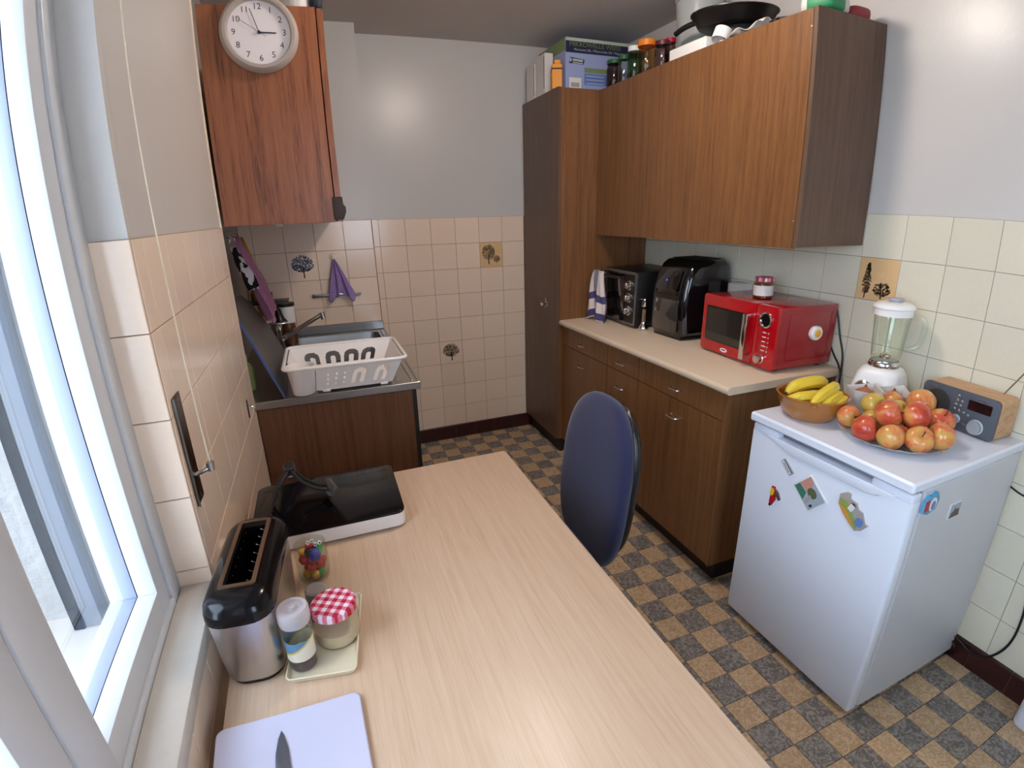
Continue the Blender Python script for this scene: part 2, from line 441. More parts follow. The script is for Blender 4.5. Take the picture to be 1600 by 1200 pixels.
# back wall, right-hand recessed part
grout(wall_back, (XSTEP, 0.002, SK), (0.16, 0.01, ZT))
for z, h in rows(SK):
    for k in range(6):
        x = -0.7625 + k * P; j = round((ZT - z) / P)
        deco = (k == 4 and j == 2) or (k == 2 and j == 6)
        t = tile(wall_back, x, z, min(P, 0.15 - x) if k == 5 else P, h, ('back', 0.0), 'tile_ochre' if (k == 4 and j == 2) else 'tile_beige')
        if deco: motif(t, 3 + k, P, P, 'pair' if k == 4 else 'round')
    tile(wall_back, XSTEP, z, -0.7625 - XSTEP, h, ('back', 0.0))
# back wall, protruding part behind the sink
grout(wall_back, (XA, YS + 0.002, 0.8), (XSTEP, YS + 0.008, ZT))
for z, h in rows(0.84):
    j = round((ZT - z) / P)
    for x0, x1 in ((XA, -1.4285), (-1.4285, -1.276), (-1.276, -1.1235), (-1.1235, -0.971), (-0.971, -0.8185)):
        t = tile(wall_back, x0, z, x1 - x0, h, ('back', YS))
        if j == 2 and abs(x0 + 1.276) < 1e-6: motif(t, 21, P, P, 'blue', 'tree_print_blue')
# right wall
grout(wall_right, (XR + 0.0015, YN, SK), (XR + 0.01, -0.5, ZT), 'tile_grout_grey')
YU = -1.8603
bst = BM()
for z, h in rows(SK):
    j = round((ZT - z) / P)
    for i in range(-8, 15):
        y1 = YU - i * P + P; y0 = y1 - P
        if y1 < YN: continue
        hid = (y0 > -1.83 and z + h < 0.86) or (-2.46 < y0 and y1 < -1.98 and z + h < 0.80)
        if hid: continue
        if y0 < -3.25:
            add_box(bst, (XR, y0 + 0.0015, z + 0.0015), (XR + TT, y1 - 0.0015, z + h - 0.0015)); continue
        deco = (i == 1 and j == 2)
        t = tile(wall_right, y0, z, P, h, ('right', XR), 'tile_ochre' if deco else 'tile_cream')
        if deco: motif(t, 40, P, P, 'cypress')
tag(obj('tile_field', bst, 'tile_cream', wall_right, smooth=0), kind='stuff')
# left wall between the outside corner and the window reveal
grout(wall_left, (XL - 0.008, YR, SK), (XL - 0.0015, YC, ZT))
yj = [YC - 0.001, -1.38, -1.5325, -1.685, -1.8375, -1.99, -2.1425, YR]
for z, h in rows(SK):
    for a, c in zip(yj, yj[1:]):
        tile(wall_left, c, z, a - c, h, ('left', XL))
# tiles lining the window reveal and below the sill
grout(wall_left, (-1.48, YR - 0.004, WZ0), (XL - 0.002, YR + 0.004, ZT))
for z, h in rows(0.79):
    tile(wall_left, -1.474, z, 0.072, h, ('back', YR - TT))
grout(wall_left, (XL - 0.008, WY0, SK), (XL - 0.0015, YR, WZ0))
bst = BM()
for z, h in [(0.6925, 0.0825)] + [(0.54 - k * P, P) for k in range(3)]:
    for k in range(8):
        y1 = YR - 0.02 - k * P
        if k < 5 and z > 0.5: tile(wall_left, y1 - P, z, P, h, ('left', XL))
        else: add_box(bst, (XL - TT, y1 - P + 0.0015, z + 0.0015), (XL, y1 - 0.0015, z + h - 0.0015))
tag(obj('tile_field', bst, 'tile_beige', wall_left, smooth=0), kind='stuff')
# white bullnose corner bead of the left wall beside the sink
b = BM(); add_box(b, (XL - 0.01, YC - 0.0015, 0.0), (XL + 0.0005, YC + 0.004, ZC), 0.001)
obj('corner_bead', b, 'tile_beige', wall_left)

# skirting: dark brown tile strips
def skirting(name, lo, hi, axis, label):
    b_ = BM(); add_box(b_, (lo[0], lo[1], 0), (hi[0], hi[1], SK - 0.004)); o = tag(obj(name, b_, 'skirting_joint', smooth=0), label, 'skirting', kind='structure')
    n = max(1, round((hi[axis] - lo[axis]) / 0.152)); d = (hi[axis] - lo[axis]) / n
    for k in range(n):
        a = list(lo); c = list(hi); a[axis] = lo[axis] + k * d + 0.001; c[axis] = lo[axis] + (k + 1) * d - 0.001
        other = 1 - axis
        if other == 1: a[1] -= 0.003
        else: a[0] -= 0.003
        b2 = BM(); add_box(b2, (a[0], a[1], 0), (c[0], c[1], SK), 0.0015, 1); obj('skirting_tile', b2, 'skirting_brown', o)
skirting('baseboard_back', (XSTEP, -0.010, 0), (0.184, 0.004, 0), 0, 'dark brown skirting tiles along the back wall')
skirting('baseboard_right', (XR - 0.010, -3.6, 0), (XR + 0.004, -1.85, 0), 1, 'dark brown skirting tiles along the right wall')

# ---- floor tiles
PF, FX, FY = 0.0971, -0.0294, -1.8299
def hidden_floor(x, y):
    if x > 0.23 and y > -1.80: return True
    if 0.24 < x and -2.47 < y < -2.02: return True
    if x < -0.86 and y > -1.22: return True
    d = Vector((x, y, 0)) - CAMPOS; t = (0.73 - CAMPOS.z) / d.z; q = CAMPOS + d * t
    if -1.38 < q.x < -0.66 and q.y < -1.77: return True
    f = d.dot(Vector(CAM_R[2])); r = d.dot(Vector(CAM_R[0])); u = d.dot(Vector(CAM_R[1]))
    return f < 0.1 or abs(r / f) > 1.35 or u / f > 1.0
FT = {}
for key, m in ((0, 'floor_tan'), (1, 'floor_grey')):
    b_ = BM(); add_box(b_, (0.0007, 0.0007, -0.006), (PF - 0.0007, PF - 0.0007, 0.0))
    e = [e for e in b_.edges if all(abs(v.co.z) < 1e-6 for v in e.verts)]
    bmesh.ops.bevel(b_, geom=e, offset=0.0012, segments=1, affect='EDGES'); bmesh.ops.recalc_face_normals(b_, faces=b_.faces)
    me = bpy.data.meshes.new('floor_tile'); b_.to_mesh(me); b_.free(); me.materials.append(MATS[m]); FT[key] = me
cand = []; bst = BM()
for m_ in range(-16, 9):
    for n_ in range(-20, 23):
        x0 = FX + m_ * PF; y0 = FY - (n_ + 1) * PF
        if x0 > XR - 0.01 or y0 > -0.005: continue
        par = (m_ + n_) % 2
        if hidden_floor(x0 + PF / 2, y0 + PF / 2):
            add_box(bst, (x0 + 0.0011, y0 + 0.0011, -0.006), (min(x0 + PF, XR) - 0.0011, min(y0 + PF, 0) - 0.0011, 0), mi=par)
        else: cand.append(((Vector((x0, y0, 0)) - CAMPOS).length, x0, y0, par))
cand.sort()
for k, (dist, x0, y0, par) in enumerate(cand):
    if k < 300: link('floor_tile', FT[par], floor, (x0, y0, 0))
    else: add_box(bst, (x0 + 0.0011, y0 + 0.0011, -0.006), (x0 + PF - 0.0011, y0 + PF - 0.0011, 0), mi=par)
tag(obj('floor_tile_field', bst, ['floor_tan', 'floor_grey'], floor, smooth=0), kind='stuff')

# ---- window: stepped white frame, mullion with the next casement, panes, sill
win = thing('window_1', 'white plastic framed kitchen window above the table', 'window', (-1.5, -2.8, 0.87)); win['kind'] = 'structure'
WI = Matrix.Translation((1.5, 2.8, -0.87))
def wpart(name, boxes, m, bev=0.002, mi=0):
    b_ = BM()
    for lo, hi in boxes: add_box(b_, lo, hi, bev, 2, WI)
    return obj(name, b_, m, win)
Y0, Y1, Z0, Z1 = -3.95, YR - 0.002, 0.777, 2.16
def ring(xa, xb, ya, yb, za, zb, t):
    return [((xa, ya, za), (xb, ya + t, zb)), ((xa, yb - t, za), (xb, yb, zb)), ((xa, ya + t, za), (xb, yb - t, za + t)), ((xa, ya + t, zb - t), (xb, yb - t, zb))]
wpart('frame', ring(-1.503, -1.470, Y0, Y1, Z0, Z1, 0.093), 'window_pvc')
wpart('frame_lip', ring(-1.472, -1.462, Y0, Y1 - 0.001, Z0 + 0.001, Z1, 0.045), 'window_pvc', 0.004)
wpart('gasket', ring(-1.5045, -1.5025, Y0 + 0.001, Y1, Z0, Z1, 0.0915), 'rail_dark', 0)
wpart('inner_frame', ring(-1.528, -1.5046, Y0 + 0.002, Y1, Z0, Z1, 0.0895), 'pvc_shade', 0.0015)
wpart('glazing_bead', ring(-1.552, -1.5285, Y0 + 0.003, Y1, Z0, Z1, 0.0865), 'window_pvc', 0.0015)
wpart('mullion', [((-1.565, -2.70, Z0 + 0.09), (-1.450, -2.632, Z1 - 0.09))], 'window_pvc', 0.004)
wpart('casement_stile', [((-1.55, -2.772, Z0 + 0.095), (-1.452, -2.703, Z1 - 0.095))], 'window_pvc', 0.004)
wpart('casement_rail', [((-1.55, Y0 + 0.09, Z0 + 0.095), (-1.453, -2.772, Z0 + 0.165)), ((-1.55, Y0 + 0.09, Z1 - 0.165), (-1.453, -2.772, Z1 - 0.095))], 'window_pvc', 0.004)
wpart('glass_pane', [((-1.5505, -2.64, Z0 + 0.08), (-1.5475, Y1 - 0.08, Z1 - 0.08))], 'window_glass', 0)
wpart('glass_pane', [((-1.5125, Y0 + 0.09, Z0 + 0.15), (-1.5095, -2.765, Z1 - 0.15))], 'window_glass', 0)
b = BM(); add_box(b, (-1.4615, WY0 + 0.01, 0.776), (-1.398, YR - 0.003, 0.813), 0.004)
tag(obj('trim_1', b, 'sill_stone'), 'pale inner window sill running beside the table', 'sill', kind='structure')
# outside: stone sill, shutter guide rail, neighbouring wall, ground, shrub
b = BM(); add_box(b, (-2.02, WY0, 0.72), (-1.556, YR + 0.0, 0.79), 0.005)
tag(obj('trim_2', b, 'sill_stone'), 'pale stone sill outside the window', 'sill', kind='structure')
b = BM(); add_box(b, (XO - 0.001, YR - 0.006, 0.79), (-1.556, YR - 0.0005, WZ1 - 0.001)); obj('outer_render', b, 'concrete_out', wall_left, smooth=0)
sr = thing('shutter_rail', 'grey roller shutter guide rail with dark edge outside the window', 'rail', (-1.64, -2.235, 0.79))
b = BM(); add_box(b, (0.012, -0.012, 0), (0.044, 0.028, 1.36), 0.002); obj('channel', b, mat('rail_grey', (120, 122, 126), 0.6, spec=0.2), sr)
b = BM(); add_box(b, (-0.008, -0.016, 0), (0.0118, 0.028, 1.36), 0.002); obj('rubber_strip', b, 'rail_dark', sr)
b = BM(); add_box(b, (-3.6, -3.4, -0.6), (-3.4, 3.5, 1.75))
tag(obj('neighbour_wall', b, 'concrete_out', smooth=0), 'rough pale concrete wall seen through the window', 'wall', kind='structure')
b = BM(); add_box(b, (-9, -9, -0.7), (-1.96, 6, -0.6)); add_box(b, (-1.96, -9, -0.7), (4, YN - 0.12, -0.6))
tag(obj('ground', b, 'ground_out', smooth=0), 'pale paved yard outside the window', 'ground', kind='structure')
b = BM(); add_box(b, (XO, YN - 0.1, ZC + 0.11), (3.0, 3.5, 8.5))  # unseen block added to keep sky light off the neighbouring wall
tag(obj('sky_blocker', b, 'concrete_out', smooth=0), 'added block above the kitchen shading the neighbouring wall', 'sky blocker', kind='structure')
sh = thing('shrub', 'small green shrub by the concrete wall outside the window', 'shrub', (-3.22, -1.0, -0.6))
b = BM(); rd = random.Random(5)
for _ in range(420):
    a = rd.uniform(0, 2 * PI); q = rd.random() ** 0.5; h = rd.random()
    c = Vector((0.15 * q * math.cos(a), 0.25 * q * math.sin(a), 0.35 + 0.75 * h)); R_ = Matrix.Rotation(rd.uniform(0, 6), 4, Vector((rd.uniform(-1, 1), rd.uniform(-1, 1), rd.uniform(-1, 1))).normalized())
    vs = [b.verts.new(c + R_ @ Vector(v)) for v in ((-0.035, 0, 0), (0, 0.014, 0), (0.035, 0, 0), (0, -0.014, 0.004))]; b.faces.new(vs)
tag(obj('foliage', b, 'leaf', sh, smooth=0, recalc=False), kind='stuff')
b = BM(); add_tube(b, [(0, 0, 0), (0.01, 0.02, 0.4), (0, 0.03, 0.8)], [0.02, 0.015, 0.008]); obj('stem', b, 'wood_edge', sh)

# ------------------------------------------------------------------ fixed lamp and large furniture
def spow(v, e): return math.copysign(abs(v) ** e, v)
def add_sell(bm, c, r, e1=1.0, e2=1.0, nu=28, nv=14, M=None, mi=0):
    """superellipsoid; e1 shapes the profile along z, e2 the outline in xy"""
    prof = []; b_ = bmesh.new(); rings = []
    for j in range(nv + 1):
        t = -PI / 2 + PI * j / nv; cz = spow(math.sin(t), e1); cr = spow(math.cos(t), e1)
        if j in (0, nv): rings.append([b_.verts.new((c[0], c[1], c[2] + r[2] * cz))]); continue
        rings.append([b_.verts.new((c[0] + r[0] * cr * spow(math.cos(2 * PI * k / nu), e2), c[1] + r[1] * cr * spow(math.sin(2 * PI * k / nu), e2), c[2] + r[2] * cz)) for k in range(nu)])
    for a, d in zip(rings, rings[1:]):
        for k in range(nu):
            q = (k + 1) % nu
            if len(a) == 1: b_.faces.new((a[0], d[q], d[k]))
            elif len(d) == 1: b_.faces.new((a[k], a[q], d[0]))
            else: b_.faces.new((a[k], a[q], d[q], d[k]))
    merge(bm, b_, M, mi)

lamp = thing('ceiling_lamp', 'round opal glass lamp fixed under the ceiling', 'lamp', (-0.32, -1.66, ZC))
b = BM(); add_lathe(b, [(0, -0.0), (0.075, -0.0), (0.075, -0.018), (0, -0.018)], 32); obj('base_plate', b, 'chrome', lamp)
m = mat('lamp_glow', (255, 250, 240), 0.4); p = m.node_tree.nodes['Principled BSDF']
p.inputs['Emission Color'].default_value = (*LAMP_COLOR, 1); p.inputs['Emission Strength'].default_value = LAMP_STRENGTH
b = BM(); add_lathe(b, [(0.062, -0.018), (0.085, -0.035), (0.092, -0.06), (0.085, -0.088), (0.06, -0.108), (0.03, -0.117), (0, -0.12)], 32); obj('glass_shade', b, 'lamp_glow', lamp)

def bow_handle(parent, y, z, x, w_=0.062):
    b_ = BM(); h = w_ / 2
    add_tube(b_, spline([(x, y - h, z), (x - 0.018, y - h * 0.86, z), (x - 0.022, y, z), (x - 0.018, y + h * 0.86, z), (x, y + h, z)], 5), 0.0042, 8, M=None)
    o = obj('handle', b_, 'chrome', None); o.parent = parent
    return o

# tall cabinet in the back corner
tc_ = thing('tall_cabinet', 'tall dark brown wood-grain cabinet in the back corner', 'cabinet', (0.45, -0.25, 0))
def lp(root, lo, hi, m, name, bev=0.0007, parent=None):
    o_ = root.location; b_ = BM(); add_box(b_, [lo[i] - o_[i] for i in range(3)], [hi[i] - o_[i] for i in range(3)], bev, 1)
    return obj(name, b_, m, parent or root)
lp(tc_, (0.170, -0.503, 0.095), (0.737, -0.004, 2.088), 'wood_cabinet', 'body')
lp(tc_, (0.185, -0.49, 0.0), (0.735, -0.005, 0.094), 'plinth_dark', 'plinth', 0)
dr = lp(tc_, (0.150, -0.505, 0.10), (0.168, -0.012, 2.09), 'wood_side', 'door')
b = BM(); add_box(b, (-0.0035, -0.007, -0.032), (0.0, 0.007, 0.032), 0.001, 1, T(0.149 - 0.45, -0.352 + 0.25, 0.952)); obj('lock_plate', b, 'steel', dr)
b = BM(); add_tube(b, [(0.149 - 0.45, -0.375 + 0.25, 0.952), (0.118 - 0.45, -0.375 + 0.25, 0.952)], 0.006, 10); add_sell(b, (0.114 - 0.45, -0.375 + 0.25, 0.952), (0.007, 0.018, 0.010), 0.6, 0.6, 16, 8)
add_tube(b, [(0.149 - 0.45, -0.375 + 0.25, 0.952), (0.145 - 0.45, -0.375 + 0.25, 0.952)], 0.014, 12); obj('knob', b, 'chrome', dr)

# base cabinets
def base_unit(y1, y0, label, side=False):
    u = thing('base_cabinet', label, 'cabinet', (0.47, (y0 + y1) / 2, 0), group='base cabinets under the worktop')
    lp(u, (0.210, y0 + 0.001, 0.095), (0.737, y1 - 0.001, 0.842), 'wood_side', 'body')
    lp(u, (0.245, y0 + (0.02 if side else 0.001), 0.0), (0.735, y1 - 0.001, 0.094), 'plinth_dark', 'plinth', 0)
    yn = y0 + (0.016 if side else 0.002)
    dw = lp(u, (0.191, yn, 0.728), (0.209, y1 - 0.002, 0.838), 'wood_cabinet', 'drawer_front', 0)
    do = lp(u, (0.191, yn, 0.098), (0.209, y1 - 0.002, 0.7235), 'wood_cabinet', 'door', 0)
    if side: lp(u, (0.1895, y0 - 0.004, 0.096), (0.735, y0 + 0.0145, 0.842), 'wood_cabinet', 'side_panel')
    yc = (yn + y1) / 2 - (u.location.y)
    for par, z in ((dw, 0.771), (do, 0.648)):
        bow_handle(par, yc, z, 0.191 - 0.47)
    return u
base_unit(-0.506, -1.02, 'base cabinet with drawer beside the tall cabinet')
base_unit(-1.02, -1.29, 'narrow middle base cabinet with drawer under the worktop')
base_unit(-1.29, -1.838, 'wide base cabinet with drawer and side panel beside the fridge', True)
b = BM(); add_prism(b, [(0.165, 0.872 - 0.012), (0.168, 0.868), (0.176, 0.872), (0.737, 0.872), (0.737, 0.843), (0.172, 0.843), (0.166, 0.848)], 0.507, 1.86, RX(PI / 2))
o = obj('worktop', b, 'worktop', smooth=50); tag(o, 'beige laminate worktop along the right wall', 'worktop')

# wall cabinets on the right
def wall_unit(y1, y0, label, side=False):
    u = thing('wall_cabinet', label, 'cabinet', (0.57, (y0 + y1) / 2, 1.345), group='wall cabinets over the worktop')
    lp(u, (0.411, y0 + 0.001, 1.345), (0.737, y1 - 0.001, 2.083), 'wood_side', 'body')
    lp(u, (0.393, y0 + (0.016 if side else 0.0015), 1.338 if side else 1.342), (0.410, y1 - 0.0015, 2.085), 'wood_cabinet', 'door', 0)
    if side:
        lp(u, (0.393, y0 - 0.002, 1.343), (0.737, y0 + 0.0145, 2.087), 'wood_side', 'side_panel')
        for z in (1.43, 2.03):
            b_ = BM(); add_lathe(b_, [(0, 0), (0.003, 0.0), (0, 0.0012)], 8, T(0.393 - 0.57, y0 + 0.022 - u.location.y, z - 1.345) @ RY(-PI / 2)); obj('screw', b_, 'steel', u)
wall_unit(-0.506, -1.045, 'brown wall cabinet with narrow door next to the tall cabinet')
wall_unit(-1.045, -1.858, 'brown wall cabinet with wide door above the microwave', True)

# wall cabinet on the left, its side panel carries the clock
lc = thing('wall_cabinet', 'reddish brown wall cabinet carrying the clock above the sink', 'cabinet', (-1.22, -0.72, 1.457))
lp(lc, (-1.392, -1.268, 1.457), (-1.045, YS - 0.006, 2.108), 'wood_teak', 'body')
do = lp(lc, (-1.041, -1.264, 1.459), (-1.022, YS - 0.01, 2.106), 'wood_teak', 'door')
b = BM(); add_prism(b, [(-0.018, -0.036), (0.012, -0.036), (0.018, -0.022), (0.022, -0.012), (0.022, 0.004), (0.014, 0.012), (0.014, 0.036), (-0.018, 0.036)], 0, 0.012, T(-1.032 + 1.22, -1.266 + 0.72, 1.502 - 1.457) @ RX(PI / 2), bev=0.001)
add_lathe(b, [(0, 0), (0.003, 0), (0, 0.002)], 8, T(-1.038 + 1.22, -1.278 + 0.72, 1.495 - 1.457) @ RX(PI / 2)); obj('hinge', b, mat('hinge_brown', (52, 30, 24), 0.5), lc)
b = BM(); add_box(b, (0, 0, 0), (0.026, 0.02, 0.014), 0.002); tag(obj('cable_clip', b, 'white_plastic', loc=(-1.275, -0.64, 1.4425)), 'small white cable clip under the left wall cabinet', 'clip')

# sink unit
su = thing('sink_unit', 'stainless steel sink unit with dark wood end panel', 'sink', (-1.15, -0.72, 0))
lp(su, (-1.398, -1.262, 0.0), (-0.846, YS - 0.004, 0.65), 'wood_sink', 'body')
lp(su, (-1.398, -1.266, 0.0), (-0.846, -1.2625, 0.824), 'wood_sink', 'end_panel', 0.0005)
lp(su, (-0.845, -1.255, 0.05), (-0.828, YS - 0.01, 0.822), 'black_matt', 'door_edge')
b = BM(); o_ = su.location
bx0, bx1, by0, by1 = -1.30, -0.855, -0.80, -0.235
def sb(lo, hi, bev=0.0015): add_box(b, [lo[i] - o_[i] for i in range(3)], [hi[i] - o_[i] for i in range(3)], bev, 1)
zt = 0.855
sb((XA + 0.003, -1.27, 0.826), (-0.812, -1.262, zt)); sb((-0.820, -1.262, 0.826), (-0.812, YS - 0.003, zt))
sb((XA + 0.003, -1.262, zt - 0.005), (-0.82, by0, zt - 0.002), 0); sb((XA + 0.003, by0, zt - 0.005), (bx0, YS - 0.003, zt - 0.002), 0)
sb((bx1, by0, zt - 0.005), (-0.82, YS - 0.003, zt - 0.002), 0); sb((bx0, by1, zt - 0.005), (bx1, YS - 0.003, zt - 0.002), 0)
for k in range(5): sb((-0.93 + k * 0.022 - 0.05, -1.2, zt - 0.004), (-0.922 + k * 0.022 - 0.05, -0.86, zt + 0.001), 0.001)
sb((-0.842, -1.24, zt - 0.004), (-0.836, -0.2, zt + 0.002), 0.001)
obj('steel_top', b, 'steel', su)
b = BM()
ou = rrect(bx0 - o_.x, bx1 - o_.x, by0 - o_.y, by1 - o_.y, 0.04, 5); iu = rrect(bx0 + 0.02 - o_.x, bx1 - 0.02 - o_.x, by0 + 0.02 - o_.y, by1 - 0.02 - o_.y, 0.04, 5)
def loop(pts, z): return [b.verts.new((x, y, z)) for x, y in pts]
l0, l1, l2 = loop(rrect(bx0 - 0.012 - o_.x, bx1 + 0.012 - o_.x, by0 - 0.012 - o_.y, by1 + 0.012 - o_.y, 0.045, 5), zt), loop(ou, zt - 0.004), loop(iu, zt - 0.15)
for a, c in ((l0, l1), (l1, l2)):
    for k in range(len(a)): b.faces.new((a[k], a[(k + 1) % len(a)], c[(k + 1) % len(a)], c[k]))
b.faces.new(l2); obj('basin', b, 'steel', su)
b = BM(); sb((XA + 0.003, YS - 0.016, zt), (-0.812, YS - 0.003, 0.902), 0.002); obj('upstand', b, 'steel', su)
tap = thing('mixer_tap', 'chrome mixer tap with long slanted spout over the sink', 'tap', (-1.352, -0.54, 0.855))
b = BM(); add_lathe(b, [(0.03, 0), (0.03, 0.006), (0.023, 0.012), (0.022, 0.10), (0.024, 0.104), (0.024, 0.13), (0.018, 0.138), (0, 0.14)], 20); obj('body', b, 'chrome', tap)
b = BM(); add_tube(b, [(0.005, 0, 0.06), (0.215, 0.0, 0.17)], [0.013, 0.010], 10); add_tube(b, [(0.213, 0, 0.18), (0.219, 0, 0.148)], 0.012, 10); obj('spout', b, 'chrome', tap)
b = BM(); add_box(b, (-0.03, -0.012, 0.138), (0.05, 0.012, 0.15), 0.005); obj('lever', b, 'chrome', tap)

# dining table
tb = thing('dining_table', 'light beech wood table standing along the tiled left wall', 'table', (-1.0, -2.52, 0))
b = BM(); add_prism(b, rrect(-0.372, 0.370, -0.80, 0.78, 0.012, 3), 0.704, 0.73, bev=0.002); obj('tabletop', b, 'wood_table', tb, smooth=40)
b = BM(); add_box(b, (-0.34, -0.75, 0.63), (0.33, 0.73, 0.7035)); obj('apron', b, 'table_edge', tb)
for sx, sy in ((-0.31, 0.70), (0.30, 0.70), (-0.31, -0.72), (0.30, -0.72)):
    b = BM(); add_box(b, (sx - 0.02, sy - 0.02, 0), (sx + 0.02, sy + 0.02, 0.6295), 0.003, 1); obj('leg', b, 'steel_dark', tb)

# office chair pushed under the table
ch = thing('office_chair', 'navy blue upholstered office chair tucked against the table', 'chair', (-0.56, -1.895, 0), math.radians(0))
TB = T(0.185, 0.0, 0.654) @ RY(math.radians(7)) 
b = BM(); add_sell(b, (0, 0, 0), (0.282, 0.190, 0.030), 0.55, 0.72, 40, 14, TB @ RY(PI / 2) @ RZ(0)); 
for v in b.verts:
    t = (v.co.z - 0.675) / 0.28; v.co.y *= 1.0 - 0.10 * max(0, t) ** 2; v.co.x -= 0.25 * (v.co.y ** 2) * 1.2
obj('backrest', b, 'navy_fabric', ch, smooth=60)
b = BM(); add_sell(b, (0, 0, 0), (0.258, 0.186, 0.02), 0.5, 0.72, 40, 10, T(0.214, 0, 0.664) @ RY(math.radians(7)) @ RY(PI / 2))
for v in b.verts: v.co.x -= 0.25 * (v.co.y ** 2) * 1.2
obj('back_shell', b, 'black_plastic', ch, smooth=60)
b = BM(); add_sell(b, (-0.06, 0.01, 0.405), (0.205, 0.195, 0.04), 0.5, 0.6, 36, 12); obj('seat', b, 'navy_fabric', ch, smooth=60)
b = BM(); add_tube(b, spline([(-0.03, 0, 0.355), (0.14, 0, 0.355), (0.225, 0, 0.42), (0.235, 0, 0.62)], 5), 0.018, 8); obj('back_bar', b, 'black_plastic', ch)
b = BM(); add_tube(b, [(-0.05, 0, 0.10), (-0.05, 0, 0.37)], 0.026, 14); obj('column', b, 'black_plastic', ch)
for k in range(5):
    a = 2 * PI * k / 5 + 0.3; ex, ey = -0.05 + 0.25 * math.cos(a), 0.25 * math.sin(a)
    b = BM(); add_tube(b, [(-0.05, 0, 0.115), (ex, ey, 0.075)], [0.024, 0.014], 8); lg = obj('base_leg', b, 'black_plastic', ch)
    b = BM(); add_lathe(b, [(0, -0.012), (0.022, -0.012), (0.025, -0.006), (0.025, 0.006), (0.022, 0.012), (0, 0.012)], 16, T(ex, ey, 0.026) @ RZ(a) @ RX(PI / 2)); add_tube(b, [(ex, ey, 0.03), (ex, ey, 0.075)], 0.007); obj('caster', b, 'black_matt', lg)

# fridge
FR = (0.46, -2.25, 0)
fr = thing('fridge', 'white undercounter fridge with fruit and radio on top', 'fridge', FR)
fr.rotation_euler = (0, 0, 0)
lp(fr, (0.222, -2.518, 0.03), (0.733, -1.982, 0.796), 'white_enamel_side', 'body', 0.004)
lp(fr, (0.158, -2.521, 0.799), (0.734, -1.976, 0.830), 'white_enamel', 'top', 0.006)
lp(fr, (0.216, -2.512, 0.05), (0.223, -1.986, 0.785), 'white_gasket', 'gasket', 0)
b = BM(); o_ = fr.location
def fb(lo, hi, bev): add_box(b, [lo[i] - o_[i] for i in range(3)], [hi[i] - o_[i] for i in range(3)], bev, 3)
fb((0.172, -2.520, 0.028), (0.2155, -1.980, 0.774), 0.010)
do = obj('door', b, 'white_enamel', fr, smooth=50)
b = BM(); fb((0.196, -2.512, 0.7745), (0.2155, -1.988, 0.797), 0.001); obj('recess', b, mat('recess_shade', (120, 122, 132), 0.5), do)  # shade of the gap above the door put into the grey colour
for y0_, y1_ in ((-2.518, -2.40), (-2.085, -1.982)):
    b = BM(); fb((0.1725, y0_, 0.760), (0.2155, y1_, 0.7925), 0.008); obj('door_shoulder', b, 'white_enamel', do, smooth=50)
b = BM(); add_prism(b, [(-0.225, 0.774), (-0.175, 0.768), (-0.135, 0.748), (-0.105, 0.741), (0.145, 0.741), (0.175, 0.748), (0.205, 0.768), (0.235, 0.774)], 0, 0.007, T(0.1735 - o_.x, 0, 0) @ Matrix(((0, 0, -1, 0), (-1, 0, 0, 0), (0, 1, 0, 0), (0, 0, 0, 1))), bev=0.003); obj('grip', b, 'white_enamel', do, smooth=60)
for sx, sy in ((0.26, -2.48), (0.26, -2.02), (0.70, -2.48), (0.70, -2.02)):
    b = BM(); add_lathe(b, [(0, 0), (0.016, 0), (0.016, 0.031), (0, 0.031)], 12, T(sx - o_.x, sy - o_.y, 0)); obj('foot', b, 'black_plastic', fr)

# wall clock on the cabinet side
ck = thing('wall_clock', 'round grey rimmed wall clock with white dial on the left cabinet', 'clock', (-1.215, -1.2685, 2.024))
CF = RX(PI / 2)
b = BM(); add_lathe(b, [(0.0, 0.0), (0.110, 0.0), (0.1155, 0.008), (0.112, 0.022), (0.104, 0.030), (0.096, 0.030), (0.0925, 0.024), (0.0915, 0.014), (0, 0.014)], 56, CF); obj('rim', b, mat('clock_rim', (172, 160, 152), 0.35), ck, smooth=40)
b = BM(); add_lathe(b, [(0, 0.0142), (0.0912, 0.0142), (0.0912, 0.0152), (0, 0.0152)], 48, CF); face = obj('dial', b, mat('clock_dial', (236, 228, 228), 0.5), ck)
for k in range(1, 13):
    a = PI / 2 - k * PI / 6; b = BM(); add_text(b, str(k), CF @ T(0.0735 * math.cos(a), 0.0735 * math.sin(a), 0.0156) @ S(0.025, 0.025, 1)); obj('numeral', b, mat('clock_ink', (64, 60, 60), 0.6) if k == 1 else 'clock_ink', face, smooth=0)
def hand(name, deg, ln, tail, wd, h, m):
    a = PI / 2 - math.radians(deg); b_ = BM(); add_box(b_, (-tail, -wd, h), (ln, wd, h + 0.0008), 0, 1, CF @ RZ(a)); return obj(name, b_, m, ck)
hand('hour_hand', 92, 0.050, 0.004, 0.0016, 0.0175, mat('hand_navy', (24, 22, 50), 0.4))
hand('minute_hand', 342, 0.070, 0.006, 0.0010, 0.0190, 'black_plastic')
hand('second_hand', 303, 0.076, 0.022, 0.0005, 0.0202, mat('hand_red', (70, 24, 34), 0.4))
b = BM(); add_lathe(b, [(0, 0.0155), (0.0045, 0.0155), (0.0045, 0.0215), (0, 0.022)], 12, CF); obj('hub', b, 'hand_navy', ck)

